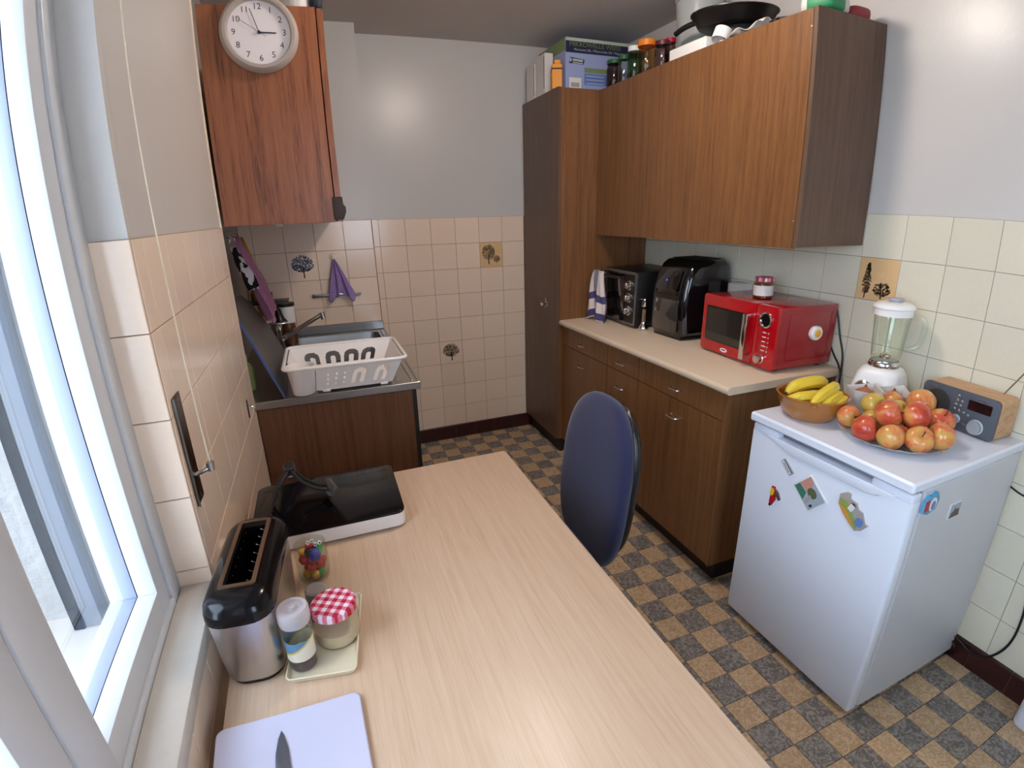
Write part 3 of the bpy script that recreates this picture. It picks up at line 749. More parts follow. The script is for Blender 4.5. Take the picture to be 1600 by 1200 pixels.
# ------------------------------------------------------------------ things on the worktop
ZW = 0.872
def add_prism2(bm, poly, z0, z1, bev, M=None, mi=0, seg=3):
    """extruded outline with every edge of both end faces rounded"""
    b_ = bmesh.new(); n = len(poly)
    lo = [b_.verts.new((x, y, z0)) for x, y in poly]; hi = [b_.verts.new((x, y, z1)) for x, y in poly]
    f0 = b_.faces.new(lo[::-1]); f1 = b_.faces.new(hi)
    for i in range(n): b_.faces.new((lo[i], lo[(i + 1) % n], hi[(i + 1) % n], hi[i]))
    bmesh.ops.recalc_face_normals(b_, faces=b_.faces)
    bmesh.ops.bevel(b_, geom=list(set(f0.edges) | set(f1.edges)), offset=bev, segments=seg, affect='EDGES', profile=0.5)
    merge(bm, b_, M, mi)
FXM = Matrix(((0, 0, -1, 0), (-1, 0, 0, 0), (0, 1, 0, 0), (0, 0, 0, 1)))      # outline (x right, y up) -> a face looking towards -x: right = -y, up = z, depth towards -x
def fx(bm, poly, x_, d, mi=0, bev=0.0):
    add_prism(bm, poly, 0, d, T(x_, 0, 0) @ FXM, mi, bev)
def fx_dashes(bm, x_, u0, u1, z, h, seed):
    rd_ = random.Random(seed); u = u0
    while u < u1 - 0.002:
        e_ = min(u1, u + rd_.uniform(0.0015, 0.0035)); fx(bm, [(u, z - h / 2), (e_, z - h / 2), (e_, z + h / 2), (u, z + h / 2)], x_, 0.0003); u = e_ + 0.0007

# toaster oven
ov = thing('toaster_oven', 'black mini oven with three knobs next to the tall cabinet', 'oven', (0.555, -0.755, ZW), math.radians(-3))
b = BM(); add_box(b, (-0.14, -0.172, 0.012), (0.15, 0.172, 0.298), 0.006); obj('body', b, 'black_plastic', ov)
b = BM(); fx(b, rrect(-0.17, 0.17, 0.016, 0.294, 0.008), -0.14, 0.006, 0); fr_ = obj('front_frame', b, mat('oven_trim', (150, 144, 140), 0.4, metal=0.8), ov)
b = BM(); fx(b, rrect(-0.162, 0.070, 0.028, 0.282, 0.006), -0.1455, 0.006); obj('glass_door', b, 'dark_glass', ov)
b = BM(); fx(b, rrect(0.076, 0.162, 0.028, 0.282, 0.006), -0.1455, 0.004); cp = obj('control_panel', b, 'black_plastic', ov)
for z in (0.225, 0.160, 0.092):
    b = BM(); add_lathe(b, [(0, 0), (0.026, 0), (0.026, 0.004), (0.020, 0.006), (0.018, 0.022), (0, 0.023)], 20, T(-0.1495, -0.119, z) @ RY(-PI / 2)); add_box(b, (-0.174, -0.1215, z - 0.014), (-0.169, -0.1165, z + 0.014), 0.001); obj('knob', b, 'chrome', cp)
b = BM(); add_tube(b, [(-0.185, 0.165, 0.262), (-0.185, -0.06, 0.262)], 0.008, 10)
for y in (0.155, -0.05): add_tube(b, [(-0.148, y, 0.262), (-0.185, y, 0.262)], 0.006)
obj('door_handle', b, 'black_plastic', ov)
for sx in (-0.11, 0.12):
    for sy in (-0.14, 0.14):
        b = BM(); add_lathe(b, [(0, 0), (0.012, 0), (0.012, 0.013), (0, 0.013)], 10, T(sx, sy, 0)); obj('foot', b, 'black_plastic', ov)
# checked tea towel over the oven handle
tm = mat('tea_towel', (220, 208, 200), 0.9, bump=(300, 0.2))
nt = tm.node_tree; N = nt.nodes; K = nt.links; pb = N['Principled BSDF']
at = N.new('ShaderNodeAttribute'); at.attribute_name = 'towel_uv'; sp = N.new('ShaderNodeSeparateXYZ'); K.new(at.outputs['Vector'], sp.inputs[0])
def stripe(o, per, w_, off=0.0):
    a = N.new('ShaderNodeMath'); a.operation = 'ADD'; a.inputs[1].default_value = off; K.new(o, a.inputs[0])
    m1 = N.new('ShaderNodeMath'); m1.operation = 'PINGPONG'; m1.inputs[1].default_value = per; K.new(a.outputs[0], m1.inputs[0])
    g = N.new('ShaderNodeMath'); g.operation = 'LESS_THAN'; g.inputs[1].default_value = w_; K.new(m1.outputs[0], g.inputs[0]); return g.outputs[0]
def mixc(f, a, c):
    m_ = N.new('ShaderNodeMix'); m_.data_type = 'RGBA'; K.new(f, m_.inputs['Factor'])
    if isinstance(a, tuple): m_.inputs['A'].default_value = L(a)
    else: K.new(a, m_.inputs['A'])
    m_.inputs['B'].default_value = L(c); return m_.outputs['Result']
c1 = mixc(stripe(sp.outputs['X'], 0.3, 0.12, 0.12), (222, 208, 198), (128, 124, 140))
gate = N.new('ShaderNodeMath'); gate.operation = 'GREATER_THAN'; gate.inputs[1].default_value = 0.40; K.new(sp.outputs['Y'], gate.inputs[0])
s2 = stripe(sp.outputs['Y'], 0.16, 0.065, 0.05); ml = N.new('ShaderNodeMath'); ml.operation = 'MULTIPLY'; K.new(gate.outputs[0], ml.inputs[0]); K.new(s2, ml.inputs[1])
K.new(mixc(ml.outputs[0], c1, (70, 66, 112)), pb.inputs['Base Color'])
def cloth(name, fn, nu, nv, material, thick=0.002, attr=False):
    b_ = BM(); lay = b_.verts.layers.float_vector.new('towel_uv') if attr else None
    g = [[b_.verts.new(fn(i / nu, j / nv)) for j in range(nv + 1)] for i in range(nu + 1)]
    for i in range(nu + 1):
        for j in range(nv + 1):
            if attr: g[i][j][lay] = Vector((i / nu, j / nv, 0))
    for i in range(nu):
        for j in range(nv): b_.faces.new((g[i][j], g[i + 1][j], g[i + 1][j + 1], g[i][j + 1]))
    o_ = obj(name, b_, material, smooth=80); md = o_.modifiers.new('thickness', 'SOLIDIFY'); md.thickness = thick; md.offset = 0
    return o_
def towel_fn(u, v):
    yc = -0.608; wd = 0.052 + 0.042 * min(1, v * 1.5); y = yc + (0.5 - u) * 2 * wd + 0.012 * math.sin(v * 5)
    fold = 0.012 * math.sin(u * 13 + v * 2.5) * (0.3 + v) + 0.006 * math.sin(u * 29 - v * 4)
    if v < 0.12: t = v / 0.12; return Vector((0.385 - 0.022 * t, y, 1.115 + 0.037 * math.sin(t * PI / 2 + 0.15)))
    t = (v - 0.12) / 0.88; return Vector((0.360 - 0.022 * t + fold, y, 1.150 - 0.268 * t - 0.012 * math.cos(u * 7)))
o = cloth('tea_towel', towel_fn, 34, 30, 'tea_towel', 0.0025, True); tag(o, 'white and blue checked tea towel hanging on the mini oven handle', 'towel')

# pepper mill
pm = thing('pepper_mill', 'slim clear and steel pepper mill between mini oven and air fryer', 'mill', (0.435, -0.957, ZW))
b = BM(); add_lathe(b, [(0, 0), (0.024, 0), (0.026, 0.006), (0.024, 0.022), (0.0145, 0.034), (0.0135, 0.045)], 18); obj('base', b, 'chrome', pm)
b = BM(); add_lathe(b, [(0.0125, 0.045), (0.0125, 0.125), (0.0155, 0.131)], 18); obj('body', b, 'jar_glass', pm)
b = BM(); add_lathe(b, [(0, 0.046), (0.010, 0.046), (0.010, 0.11), (0, 0.112)], 12); obj('peppercorns', b, mat('peppercorn', (120, 96, 76), 0.8, var=(300, 0.6)), pm)
b = BM(); add_lathe(b, [(0.0135, 0.125), (0.016, 0.131), (0.016, 0.150), (0.007, 0.156), (0.006, 0.165), (0, 0.168)], 18); cap = obj('cap', b, 'chrome', pm)
b = BM(); add_tube(b, [(0, 0, 0.162), (-0.02, 0.075, 0.155)], 0.003, 8); add_sell(b, (-0.02, 0.075, 0.155), (0.006, 0.008, 0.006), 1, 1, 10, 6); obj('crank', b, 'chrome', cap)

# air fryer
af = thing('air_fryer', 'glossy black air fryer with window standing left of the red microwave', 'air fryer', (0.572, -1.13, ZW))
AFM = RX(PI / 2)
prof = [(-0.122, 0.012), (-0.128, 0.03), (-0.136, 0.16), (-0.132, 0.235), (-0.118, 0.30), (-0.092, 0.352), (-0.066, 0.371), (0.10, 0.374), (0.125, 0.350), (0.142, 0.27), (0.145, 0.14), (0.135, 0.02), (0.12, 0.01)]
b = BM(); add_prism2(b, prof, -0.128, 0.128, 0.038, AFM, 0, 4); obj('body', b, 'black_gloss', af, smooth=50)
b = BM(); add_prism2(b, [(-0.118, 0.0), (-0.122, 0.011), (0.12, 0.011), (0.115, 0.0)], -0.105, 0.105, 0.004, AFM); obj('foot_plate', b, 'black_plastic', af)
b = BM(); fx(b, rrect(-0.098, 0.088, 0.035, 0.200, 0.014), -0.1335, 0.006, bev=0.002); dr = obj('drawer_window', b, 'grey_glass', af)
b = BM(); fx(b, rrect(-0.094, 0.084, 0.190, 0.214, 0.005), -0.1345, 0.008, bev=0.003); obj('pull_band', b, 'steel_dark', dr)
b = BM(); add_prism(b, rrect(-0.085, 0.075, -0.052, 0.052, 0.012), 0, 0.003, T(-0.128, 0, 0.283) @ RY(math.radians(19)) @ FXM, bev=0.001); pn = obj('control_panel', b, 'dark_glass', af)
b = BM(); add_lathe(b, [(0, 0), (0.004, 0), (0.004, 0.001), (0, 0.001)], 10, T(-0.133, 0.012, 0.278) @ RY(math.radians(19)) @ RY(-PI / 2)); obj('indicator_light', b, mat('led_blue', (60, 80, 200), 0.3, emit=((90, 110, 255), 1.2)), pn)
b = BM(); add_box(b, (-0.05, -0.09, 0.3735), (0.09, 0.09, 0.3765), 0.001); obj('top_grille', b, 'black_matt', af)

# microwave
mw = thing('microwave', 'bright red retro microwave with chrome handle on the worktop', 'microwave', (0.588, -1.603, ZW), math.radians(-2.5))
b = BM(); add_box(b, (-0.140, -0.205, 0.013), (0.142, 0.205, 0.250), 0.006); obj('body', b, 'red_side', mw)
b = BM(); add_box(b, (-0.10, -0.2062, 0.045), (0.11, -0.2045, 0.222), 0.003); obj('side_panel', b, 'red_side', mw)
b = BM(); fx(b, rrect(-0.2065, 0.098, 0.012, 0.252, 0.008), -0.1395, 0.020, bev=0.004); do = obj('door', b, 'red_lacquer', mw)
b = BM(); fx(b, rrect(-0.184, 0.062, 0.055, 0.205, 0.010), -0.1590, 0.0015); fx(b, rrect(-0.177, 0.060, 0.062, 0.198, 0.008), -0.1602, 0.0012, 1); obj('window', b, ['steel_dark', 'dark_glass'], do)
b = BM(); add_box(b, (-0.197, -0.089, 0.030), (-0.185, -0.067, 0.212), 0.004); add_box(b, (-0.19, -0.087, 0.030), (-0.158, -0.069, 0.046), 0.002); add_box(b, (-0.19, -0.087, 0.196), (-0.158, -0.069, 0.212), 0.002); obj('handle', b, 'chrome', do)
b = BM(); fx(b, ellipse(-0.058, 0.030, 0.021, 0.0085, 20), -0.1592, 0.0012); lg = obj('logo_plate', b, 'white_plastic', do)
b = BM(); fx_dashes(b, -0.1605, -0.070, -0.046, 0.031, 0.007, 3); tag(obj('logo_print', b, 'red_side', lg, smooth=0), kind='stuff')
b = BM(); fx(b, rrect(0.100, 0.2065, 0.012, 0.252, 0.008), -0.1395, 0.019, bev=0.004); cp = obj('control_panel', b, 'red_lacquer', mw)
b = BM(); add_lathe(b, [(0.024, 0), (0.030, 0), (0.030, 0.006), (0.025, 0.008), (0.024, 0.003)], 28, T(-0.1585, -0.153, 0.198) @ RY(-PI / 2)); dsp = obj('display_ring', b, 'chrome', cp)
b = BM(); add_lathe(b, [(0, 0), (0.0245, 0), (0.0245, 0.003), (0, 0.003)], 24, T(-0.1585, -0.153, 0.198) @ RY(-PI / 2)); obj('display', b, 'dark_glass', cp)
for k in range(5):
    z = 0.150 - 0.0175 * k
    b = BM(); add_lathe(b, [(0, 0), (0.0042, 0), (0.0042, 0.002), (0.0025, 0.003), (0, 0.003)], 12, T(-0.1585, -0.172, z) @ RY(-PI / 2)); obj('button', b, 'chrome', cp)
    b = BM(); fx_dashes(b, -0.1588, 0.142, 0.160 + 0.002 * (k % 2), z, 0.004, 20 + k); tag(obj('button_print', b, 'white_card', cp, smooth=0), kind='stuff')
b = BM(); add_lathe(b, [(0, 0), (0.019, 0), (0.019, 0.004), (0.0165, 0.006), (0.0155, 0.022), (0, 0.023)], 24, T(-0.1585, -0.145, 0.046) @ RY(-PI / 2)); obj('dial', b, 'chrome', cp)
for sx in (-0.11, 0.11):
    for sy in (-0.17, 0.17):
        b = BM(); add_lathe(b, [(0, 0), (0.013, 0), (0.013, 0.0135), (0, 0.0135)], 10, T(sx, sy, 0)); obj('foot', b, 'black_plastic', mw)
bo = thing('bottle_opener', 'round white and yellow magnetic opener stuck on the microwave side', 'opener', (0.606, -1.8112, 1.018), math.radians(-2.5))
b = BM(); add_lathe(b, [(0, 0), (0.026, 0), (0.0275, 0.004), (0.0275, 0.016), (0.024, 0.020), (0.015, 0.020), (0.015, 0.016), (0, 0.016)], 28, RX(PI / 2)); obj('ring', b, 'white_plastic', bo)
b = BM(); add_lathe(b, [(0, 0.016), (0.0148, 0.016), (0.0148, 0.022), (0.009, 0.025), (0.008, 0.020), (0, 0.020)], 24, RX(PI / 2)); obj('core', b, mat('yellow_plastic', (236, 176, 60), 0.35), bo)
# jam jar on the microwave
gm = mat('gingham', (214, 60, 90), 0.45)
nt = gm.node_tree; N = nt.nodes; K = nt.links; pb = N['Principled BSDF']
tcn = N.new('ShaderNodeTexCoord'); sp = N.new('ShaderNodeSeparateXYZ'); mp = N.new('ShaderNodeMapping'); mp.inputs['Rotation'].default_value = (0, 0, 0.5); K.new(tcn.outputs['Object'], mp.inputs[0]); K.new(mp.outputs[0], sp.inputs[0])
sx_ = stripe(sp.outputs['X'], 0.0085, 0.00425, 1.0); sy_ = stripe(sp.outputs['Y'], 0.0085, 0.00425, 1.0)
sm = N.new('ShaderNodeMath'); sm.operation = 'ADD'; K.new(sx_, sm.inputs[0]); K.new(sy_, sm.inputs[1]); hf = N.new('ShaderNodeMath'); hf.operation = 'MULTIPLY'; hf.inputs[1].default_value = 0.5; K.new(sm.outputs[0], hf.inputs[0])
cr = N.new('ShaderNodeValToRGB'); cr.color_ramp.interpolation = 'CONSTANT'; e = cr.color_ramp.elements; e[0].color = L(238, 226, 234); e[1].position = 0.75; e[1].color = L(178, 14, 46); k_ = e.new(0.25); k_.color = L(222, 118, 144)
K.new(hf.outputs[0], cr.inputs[0]); K.new(cr.outputs[0], pb.inputs['Base Color'])
jj = thing('jam_jar', 'jam jar with paper label standing on the red microwave', 'jar', (0.545, -1.60, 1.1225))
b = BM(); add_lathe(b, [(0, 0), (0.034, 0), (0.037, 0.004), (0.037, 0.062), (0.033, 0.070), (0.032, 0.076)], 28); obj('glass', b, 'amber_glass', jj)
b = BM(); add_lathe(b, [(0, 0.003), (0.035, 0.003), (0.035, 0.058), (0, 0.060)], 24); obj('jam', b, mat('jam', (120, 44, 20), 0.3), jj)
b = BM(); add_lathe(b, [(0.0372, 0.014), (0.0375, 0.014), (0.0375, 0.054), (0.0372, 0.054)], 28, close=True); obj('paper_label', b, 'white_card', jj)
b = BM(); add_lathe(b, [(0.034, 0.070), (0.0365, 0.070), (0.0365, 0.083), (0.034, 0.086), (0, 0.0865)], 28); obj('lid', b, 'gingham', jj)
# white box behind the microwave, cable to the socket
b = BM(); add_box(b, (-0.03, -0.045, 0), (0.03, 0.045, 0.268), 0.003); add_prism(b, [(-0.028, -0.04), (0.028, -0.04), (0.02, 0.03), (-0.02, 0.035)], 0.268, 0.272); tag(obj('white_carton', b, 'white_card', loc=(0.693, -1.325, ZW)), 'white carton showing behind the red microwave beside the air fryer', 'carton')
def cable(name, pts, r, label, m='black_plastic', n=8):
    b_ = BM(); add_tube(b_, spline(pts, n), r, 8); return tag(obj(name, b_, m, smooth=60), label, 'cable')
cable('power_cable', [(0.729, -1.80, 1.105), (0.7285, -1.815, 1.06), (0.729, -1.832, 1.0), (0.728, -1.858, 0.93), (0.724, -1.868, 0.86), (0.722, -1.872, 0.80), (0.722, -1.88, 0.72)], 0.0035, 'black cable hanging from the top of the microwave')
cable('power_cable', [(0.733, -1.80, 0.945), (0.732, -1.825, 0.91), (0.726, -1.85, 0.885), (0.716, -1.872, 0.85), (0.714, -1.876, 0.78), (0.716, -1.885, 0.70)], 0.0035, 'black cable looping low behind the microwave to the worktop edge')

# ------------------------------------------------------------------ things on the fridge
ZF = 0.8302
bw = thing('fruit_bowl', 'brown glazed pottery bowl holding bananas on the fridge', 'bowl', (0.297, -2.085, ZF))
b = BM(); add_lathe(b, [(0, 0.004), (0.064, 0.004), (0.066, 0), (0.070, 0.002), (0.088, 0.022), (0.100, 0.048), (0.103, 0.068), (0.107, 0.072), (0.108, 0.078), (0.104, 0.080), (0.098, 0.076), (0.096, 0.052), (0.082, 0.024), (0.060, 0.010), (0, 0.009)], 40)
obj('shell', b, mat('glazed_brown', (164, 104, 40), 0.2, coat=0.5, var=(14, 0.22)), bw, smooth=60)
for s_ in (-1, 1):
    b = BM(); add_tube(b, spline([(0.098 * math.cos(a) * s_, 0.098 * math.sin(a) * s_, z) for a, z in ((-0.25, 0.066), (-0.12, 0.066), (0.12, 0.066), (0.25, 0.066))], 4), [0.004] + [0.009] * 11 + [0.004], 8) if False else add_sell(b, (0.109 * math.cos(0.75) * s_, 0.109 * math.sin(0.75) * s_, 0.068), (0.010, 0.010, 0.006), 1, 1, 12, 8)
    obj('lug', b, 'glazed_brown', bw)
bmv = mat('banana_skin', (222, 190, 56), 0.45, var=(26, 0.16), rand=0.05); mat('banana_tip', (92, 80, 34), 0.6)
def banana(pts, r, label):
    rootp = Vector(pts[0]); t = thing('banana', label, 'banana', rootp, group='bananas in the brown bowl')
    P_ = [Vector(p_) - rootp for p_ in pts]; c = spline(P_, 7); n = len(c)
    rr = [r * (0.34 + 0.66 * min(1, (i / n) * 4.5)) * (0.30 + 0.70 * min(1, (n - 1 - i) / n * 4.0)) for i in range(n)]
    b_ = BM(); add_tube(b_, c, rr, 7); obj('skin', b_, 'banana_skin', t, smooth=50)
    b_ = BM(); d = (c[-1] - c[-2]).normalized(); add_tube(b_, [c[-1] - d * 0.003, c[-1] + d * 0.018], [r * 0.33, r * 0.26], 7); obj('stalk', b_, 'banana_tip', t)
    b_ = BM(); d = (c[0] - c[1]).normalized(); add_tube(b_, [c[0] - d * 0.002, c[0] + d * 0.004], [r * 0.36, r * 0.2], 7); obj('blossom_end', b_, 'banana_tip', t)
banana([(0.222, -2.050, 0.908), (0.262, -2.046, 0.925), (0.315, -2.060, 0.935), (0.362, -2.062, 0.928), (0.392, -2.055, 0.912)], 0.0205, 'topmost banana lying across the back of the bowl')
banana([(0.205, -2.062, 0.893), (0.240, -2.085, 0.900), (0.290, -2.105, 0.904), (0.336, -2.108, 0.898), (0.374, -2.095, 0.890)], 0.0200, 'second banana just below the topmost one')
banana([(0.222, -2.145, 0.900), (0.265, -2.138, 0.920), (0.312, -2.132, 0.932), (0.352, -2.115, 0.930), (0.386, -2.092, 0.914)], 0.0185, 'banana slanting across the front of the bowl')
banana([(0.250, -2.158, 0.890), (0.292, -2.153, 0.906), (0.334, -2.145, 0.912), (0.372, -2.123, 0.905)], 0.0170, 'short banana under the slanting front banana')
banana([(0.292, -2.168, 0.884), (0.326, -2.164, 0.895), (0.358, -2.152, 0.896), (0.384, -2.130, 0.888)], 0.0165, 'lowest banana at the right rim of the bowl')
b = BM(); add_sell(b, (0, 0, 0), (0.030, 0.022, 0.022), 0.9, 0.9, 18, 10); tag(obj('pear', b, mat('brown_fruit', (120, 78, 44), 0.6, var=(40, 0.2)), loc=(0.372, -2.025, 0.915)), 'brown fruit peeping out behind the bananas', 'fruit')

# blender
bl = thing('blender', 'white countertop blender with glass jug standing by the wall', 'blender', (0.625, -2.090, ZF), math.radians(12))
b = BM()
def sq(hw, r, z): return [b.verts.new((x, y, z)) for x, y in rrect(-hw, hw, -hw, hw, r, 5)]
lv = [sq(0.074, 0.03, 0.0), sq(0.078, 0.03, 0.012), sq(0.076, 0.032, 0.05), sq(0.066, 0.034, 0.105), sq(0.058, 0.036, 0.122), sq(0.046, 0.036, 0.128)]
for a, c in zip(lv, lv[1:]):
    for k in range(len(a)): b.faces.new((a[k], a[(k + 1) % len(a)], c[(k + 1) % len(a)], c[k]))
b.faces.new(lv[0][::-1]); b.faces.new(lv[-1]); ba = obj('base', b, 'white_plastic', bl, smooth=50)
b = BM(); add_lathe(b, [(0.021, 0), (0.031, 0), (0.031, 0.004), (0.026, 0.007), (0.021, 0.004)], 24, T(-0.0755, 0.022, 0.055) @ RY(-PI / 2 + 0.12)); obj('dial_ring', b, 'chrome', ba)
b = BM(); add_lathe(b, [(0, 0), (0.021, 0), (0.019, 0.014), (0, 0.015)], 22, T(-0.0755, 0.022, 0.055) @ RY(-PI / 2 + 0.12)); add_box(b, (-0.096, 0.0195, 0.036), (-0.088, 0.0245, 0.074), 0.002); obj('dial', b, 'steel', ba)
b = BM(); add_lathe(b, [(0.047, 0.128), (0.049, 0.134), (0.046, 0.148), (0.044, 0.150)], 30); obj('jug_collar', b, 'chrome', bl)
b = BM()
for k, (r, z) in enumerate([(0.040, 0.150), (0.044, 0.156), (0.047, 0.20), (0.052, 0.26), (0.0565, 0.318), (0.058, 0.322)]):
    pass
add_lathe(b, [(0, 0.151), (0.040, 0.152), (0.046, 0.160), (0.049, 0.20), (0.053, 0.26), (0.058, 0.322), (0.0565, 0.322), (0.0515, 0.26), (0.0475, 0.20), (0.044, 0.165), (0, 0.157)], 30)
for k in range(6):
    a = k * PI / 3 + 0.2; add_tube(b, [(0.0465 * math.cos(a), 0.0465 * math.sin(a), 0.17), (0.0555 * math.cos(a), 0.0555 * math.sin(a), 0.31)], 0.0028, 6)
jg = obj('jug', b, 'blender_glass', bl, smooth=60)
ha = math.radians(-66)
b = BM(); add_tube(b, spline([(0.055, 0, 0.305), (0.088, 0, 0.300), (0.098, 0, 0.27), (0.090, 0, 0.215), (0.070, 0, 0.198), (0.048, 0, 0.192)], 5), 0.0095, 10, M=RZ(ha)); obj('handle', b, 'blender_glass', jg, smooth=60)
b = BM(); add_lathe(b, [(0, 0.158), (0.018, 0.158), (0.018, 0.166), (0.006, 0.170), (0, 0.174)], 16)
obj('blade_hub', b, 'chrome', bl)
for k in range(4):
    b = BM(); add_box(b, (0.003, -0.004, 0.168), (0.026, 0.004, 0.1695), 0, 1, RZ(k * PI / 2) @ RY(-0.12)); obj('blade', b, 'chrome', bl)
b = BM(); add_lathe(b, [(0.0575, 0.306), (0.060, 0.306), (0.0605, 0.328), (0.064, 0.330), (0.064, 0.336), (0.055, 0.344), (0.026, 0.351), (0.024, 0.350), (0, 0.350)], 32); obj('lid', b, 'white_plastic', bl, smooth=50)
b = BM(); add_lathe(b, [(0, 0.349), (0.020, 0.349), (0.024, 0.356), (0.023, 0.361), (0, 0.362)], 24); obj('stopper', b, mat('lid_grey', (170, 172, 184), 0.35), bl)

# white carton tray with onions
et = thing('carton_tray', 'open white paper carton with onions beside the blender', 'carton', (0.504, -2.168, ZF), math.radians(-40))
b = BM()
def cup(cx, cy, hw, hh):
    o4 = [b.verts.new((cx + sx * hw * 1.15, cy + sy * hh * 1.15, 0.078 + (0.014 if sx * sy > 0 else 0))) for sx, sy in ((-1, -1), (1, -1), (1, 1), (-1, 1))]; i4 = [b.verts.new((cx + sx * hw * 0.8, cy + sy * hh * 0.8, 0.004)) for sx, sy in ((-1, -1), (1, -1), (1, 1), (-1, 1))]
    for k in range(4): b.faces.new((o4[k], o4[(k + 1) % 4], i4[(k + 1) % 4], i4[k]))
    b.faces.new(i4)
cup(-0.042, 0, 0.040, 0.042); cup(0.042, 0, 0.040, 0.042)
o = obj('paper_shell', b, 'white_card', et, smooth=0); md = o.modifiers.new('thickness', 'SOLIDIFY'); md.thickness = 0.002; md.offset = 0
b = BM(); add_box(b, (-0.004, -0.046, 0.03), (0.004, 0.046, 0.090), 0.001); obj('divider', b, 'white_card', et)
mat('onion_skin', (172, 104, 66), 0.42, var=(8, 0.2), stretch=(6, 6, 1))
onp = [(-0.042, 0.0, 0.042, 'larger onion in the left half of the white carton'), (0.042, -0.004, 0.038, 'smaller onion in the right half of the white carton')]
for x, y, r, lab in onp:
    c = Matrix.Rotation(math.radians(-40), 4, 'Z') @ Vector((x, y, 0)); on = thing('onion', lab, 'onion', (0.504 + c.x, -2.168 + c.y, ZF + 0.058), 0, 'onions in the carton')
    rr_ = r * 0.78
    b = BM(); add_lathe(b, [(0, -rr_ * 0.7), (rr_ * 0.5, -rr_ * 0.62), (rr_ * 0.92, -rr_ * 0.2), (rr_, rr_ * 0.15), (rr_ * 0.8, rr_ * 0.6), (rr_ * 0.35, rr_ * 0.86), (rr_ * 0.12, rr_ * 1.05)], 20); obj('bulb', b, 'onion_skin', on, smooth=60)
    b = BM(); add_lathe(b, [(rr_ * 0.14, rr_ * 1.0), (rr_ * 0.09, rr_ * 1.2), (0, rr_ * 1.3)], 8); obj('neck', b, 'brown_fruit', on)

# glass plate of apples
gp = thing('glass_plate', 'scalloped cut-glass plate piled with apples', 'plate', (0.372, -2.318, ZF))
b = BM(); ring_ = []
def scal(r, z, amp, n=72): return [b.verts.new(((r + amp * math.cos(18 * 2 * PI * k / n)) * math.cos(2 * PI * k / n), (r + amp * math.cos(18 * 2 * PI * k / n)) * math.sin(2 * PI * k / n), z + amp * 0.8 * math.cos(18 * 2 * PI * k / n))) for k in range(n)]
lv = [scal(0.07, 0.001, 0), scal(0.095, 0.003, 0), scal(0.125, 0.012, 0.0008), scal(0.147, 0.022, 0.0035), scal(0.1465, 0.0245, 0.0035), scal(0.124, 0.015, 0.0008), scal(0.093, 0.006, 0), scal(0.07, 0.004, 0)]
for a, c in zip(lv, lv[1:]):
    for k in range(len(a)): b.faces.new((a[k], a[(k + 1) % len(a)], c[(k + 1) % len(a)], c[k]))
b.faces.new(lv[0][::-1]); b.faces.new(lv[-1]); clear('plate_glass', (244, 248, 248), 0.9, rough=0.05, haze=0.32, hazecol=(225, 230, 230)); obj('dish', b, 'plate_glass', gp, smooth=60)
am = bpy.data.materials.new('apple_skin'); am.use_nodes = True; MATS['apple_skin'] = am
nt = am.node_tree; N = nt.nodes; K = nt.links; pb = N['Principled BSDF']; pb.inputs['Roughness'].default_value = 0.28; pb.inputs['Coat Weight'].default_value = 0.2
tcn = N.new('ShaderNodeTexCoord'); mp = N.new('ShaderNodeMapping'); mp.inputs['Scale'].default_value = (22, 22, 6); K.new(tcn.outputs['Object'], mp.inputs[0])
oi = N.new('ShaderNodeObjectInfo'); of = N.new('ShaderNodeVectorMath'); of.operation = 'ADD'; mu = N.new('ShaderNodeMath'); mu.operation = 'MULTIPLY'; mu.inputs[1].default_value = 50; K.new(oi.outputs['Random'], mu.inputs[0]); K.new(mp.outputs[0], of.inputs[0]); K.new(mu.outputs[0], of.inputs[1])
n1 = N.new('ShaderNodeTexNoise'); n1.inputs['Scale'].default_value = 1.2; n1.inputs['Detail'].default_value = 5; n1.inputs['Roughness'].default_value = 0.65; K.new(of.outputs[0], n1.inputs[0])
ad = N.new('ShaderNodeAttribute'); ad.attribute_type = 'OBJECT'; ad.attribute_name = 'blush'
ad2 = N.new('ShaderNodeMath'); ad2.operation = 'ADD'; K.new(n1.outputs['Fac'], ad2.inputs[0]); K.new(ad.outputs['Fac'], ad2.inputs[1])
cr = N.new('ShaderNodeValToRGB'); e = cr.color_ramp.elements; e[0].position = 0.36; e[0].color = L(204, 176, 84); e[1].position = 0.86; e[1].color = L(168, 34, 34)
k_ = e.new(0.5); k_.color = L(216, 150, 84); k_ = e.new(0.64); k_.color = L(206, 92, 62)
K.new(ad2.outputs[0], cr.inputs[0]); K.new(cr.outputs[0], pb.inputs['Base Color'])
mat('apple_stem', (70, 52, 30), 0.7)
apm = None
def apple(c, r, tilt, blush, label):
    t = thing('apple', label, 'apple', c, 0, 'apples on the glass plate'); t.rotation_euler = tilt
    b_ = BM(); add_lathe(b_, [(0, -0.72), (0.16, -0.80), (0.42, -0.84), (0.74, -0.60), (0.96, -0.15), (1.0, 0.22), (0.90, 0.56), (0.66, 0.80), (0.40, 0.86), (0.20, 0.76), (0.06, 0.62), (0, 0.60)], 24, S(r, r, r * 0.98)); o_ = obj('flesh', b_, 'apple_skin', t, smooth=70); o_['blush'] = blush
    b_ = BM(); add_tube(b_, [(0, 0, 0.58 * r), (0.004, 0, 0.85 * r), (0.009, 0.002, 1.02 * r)], [0.0016, 0.0014, 0.002], 6); obj('stem', b_, 'apple_stem', t)
zA = ZF + 0.0385
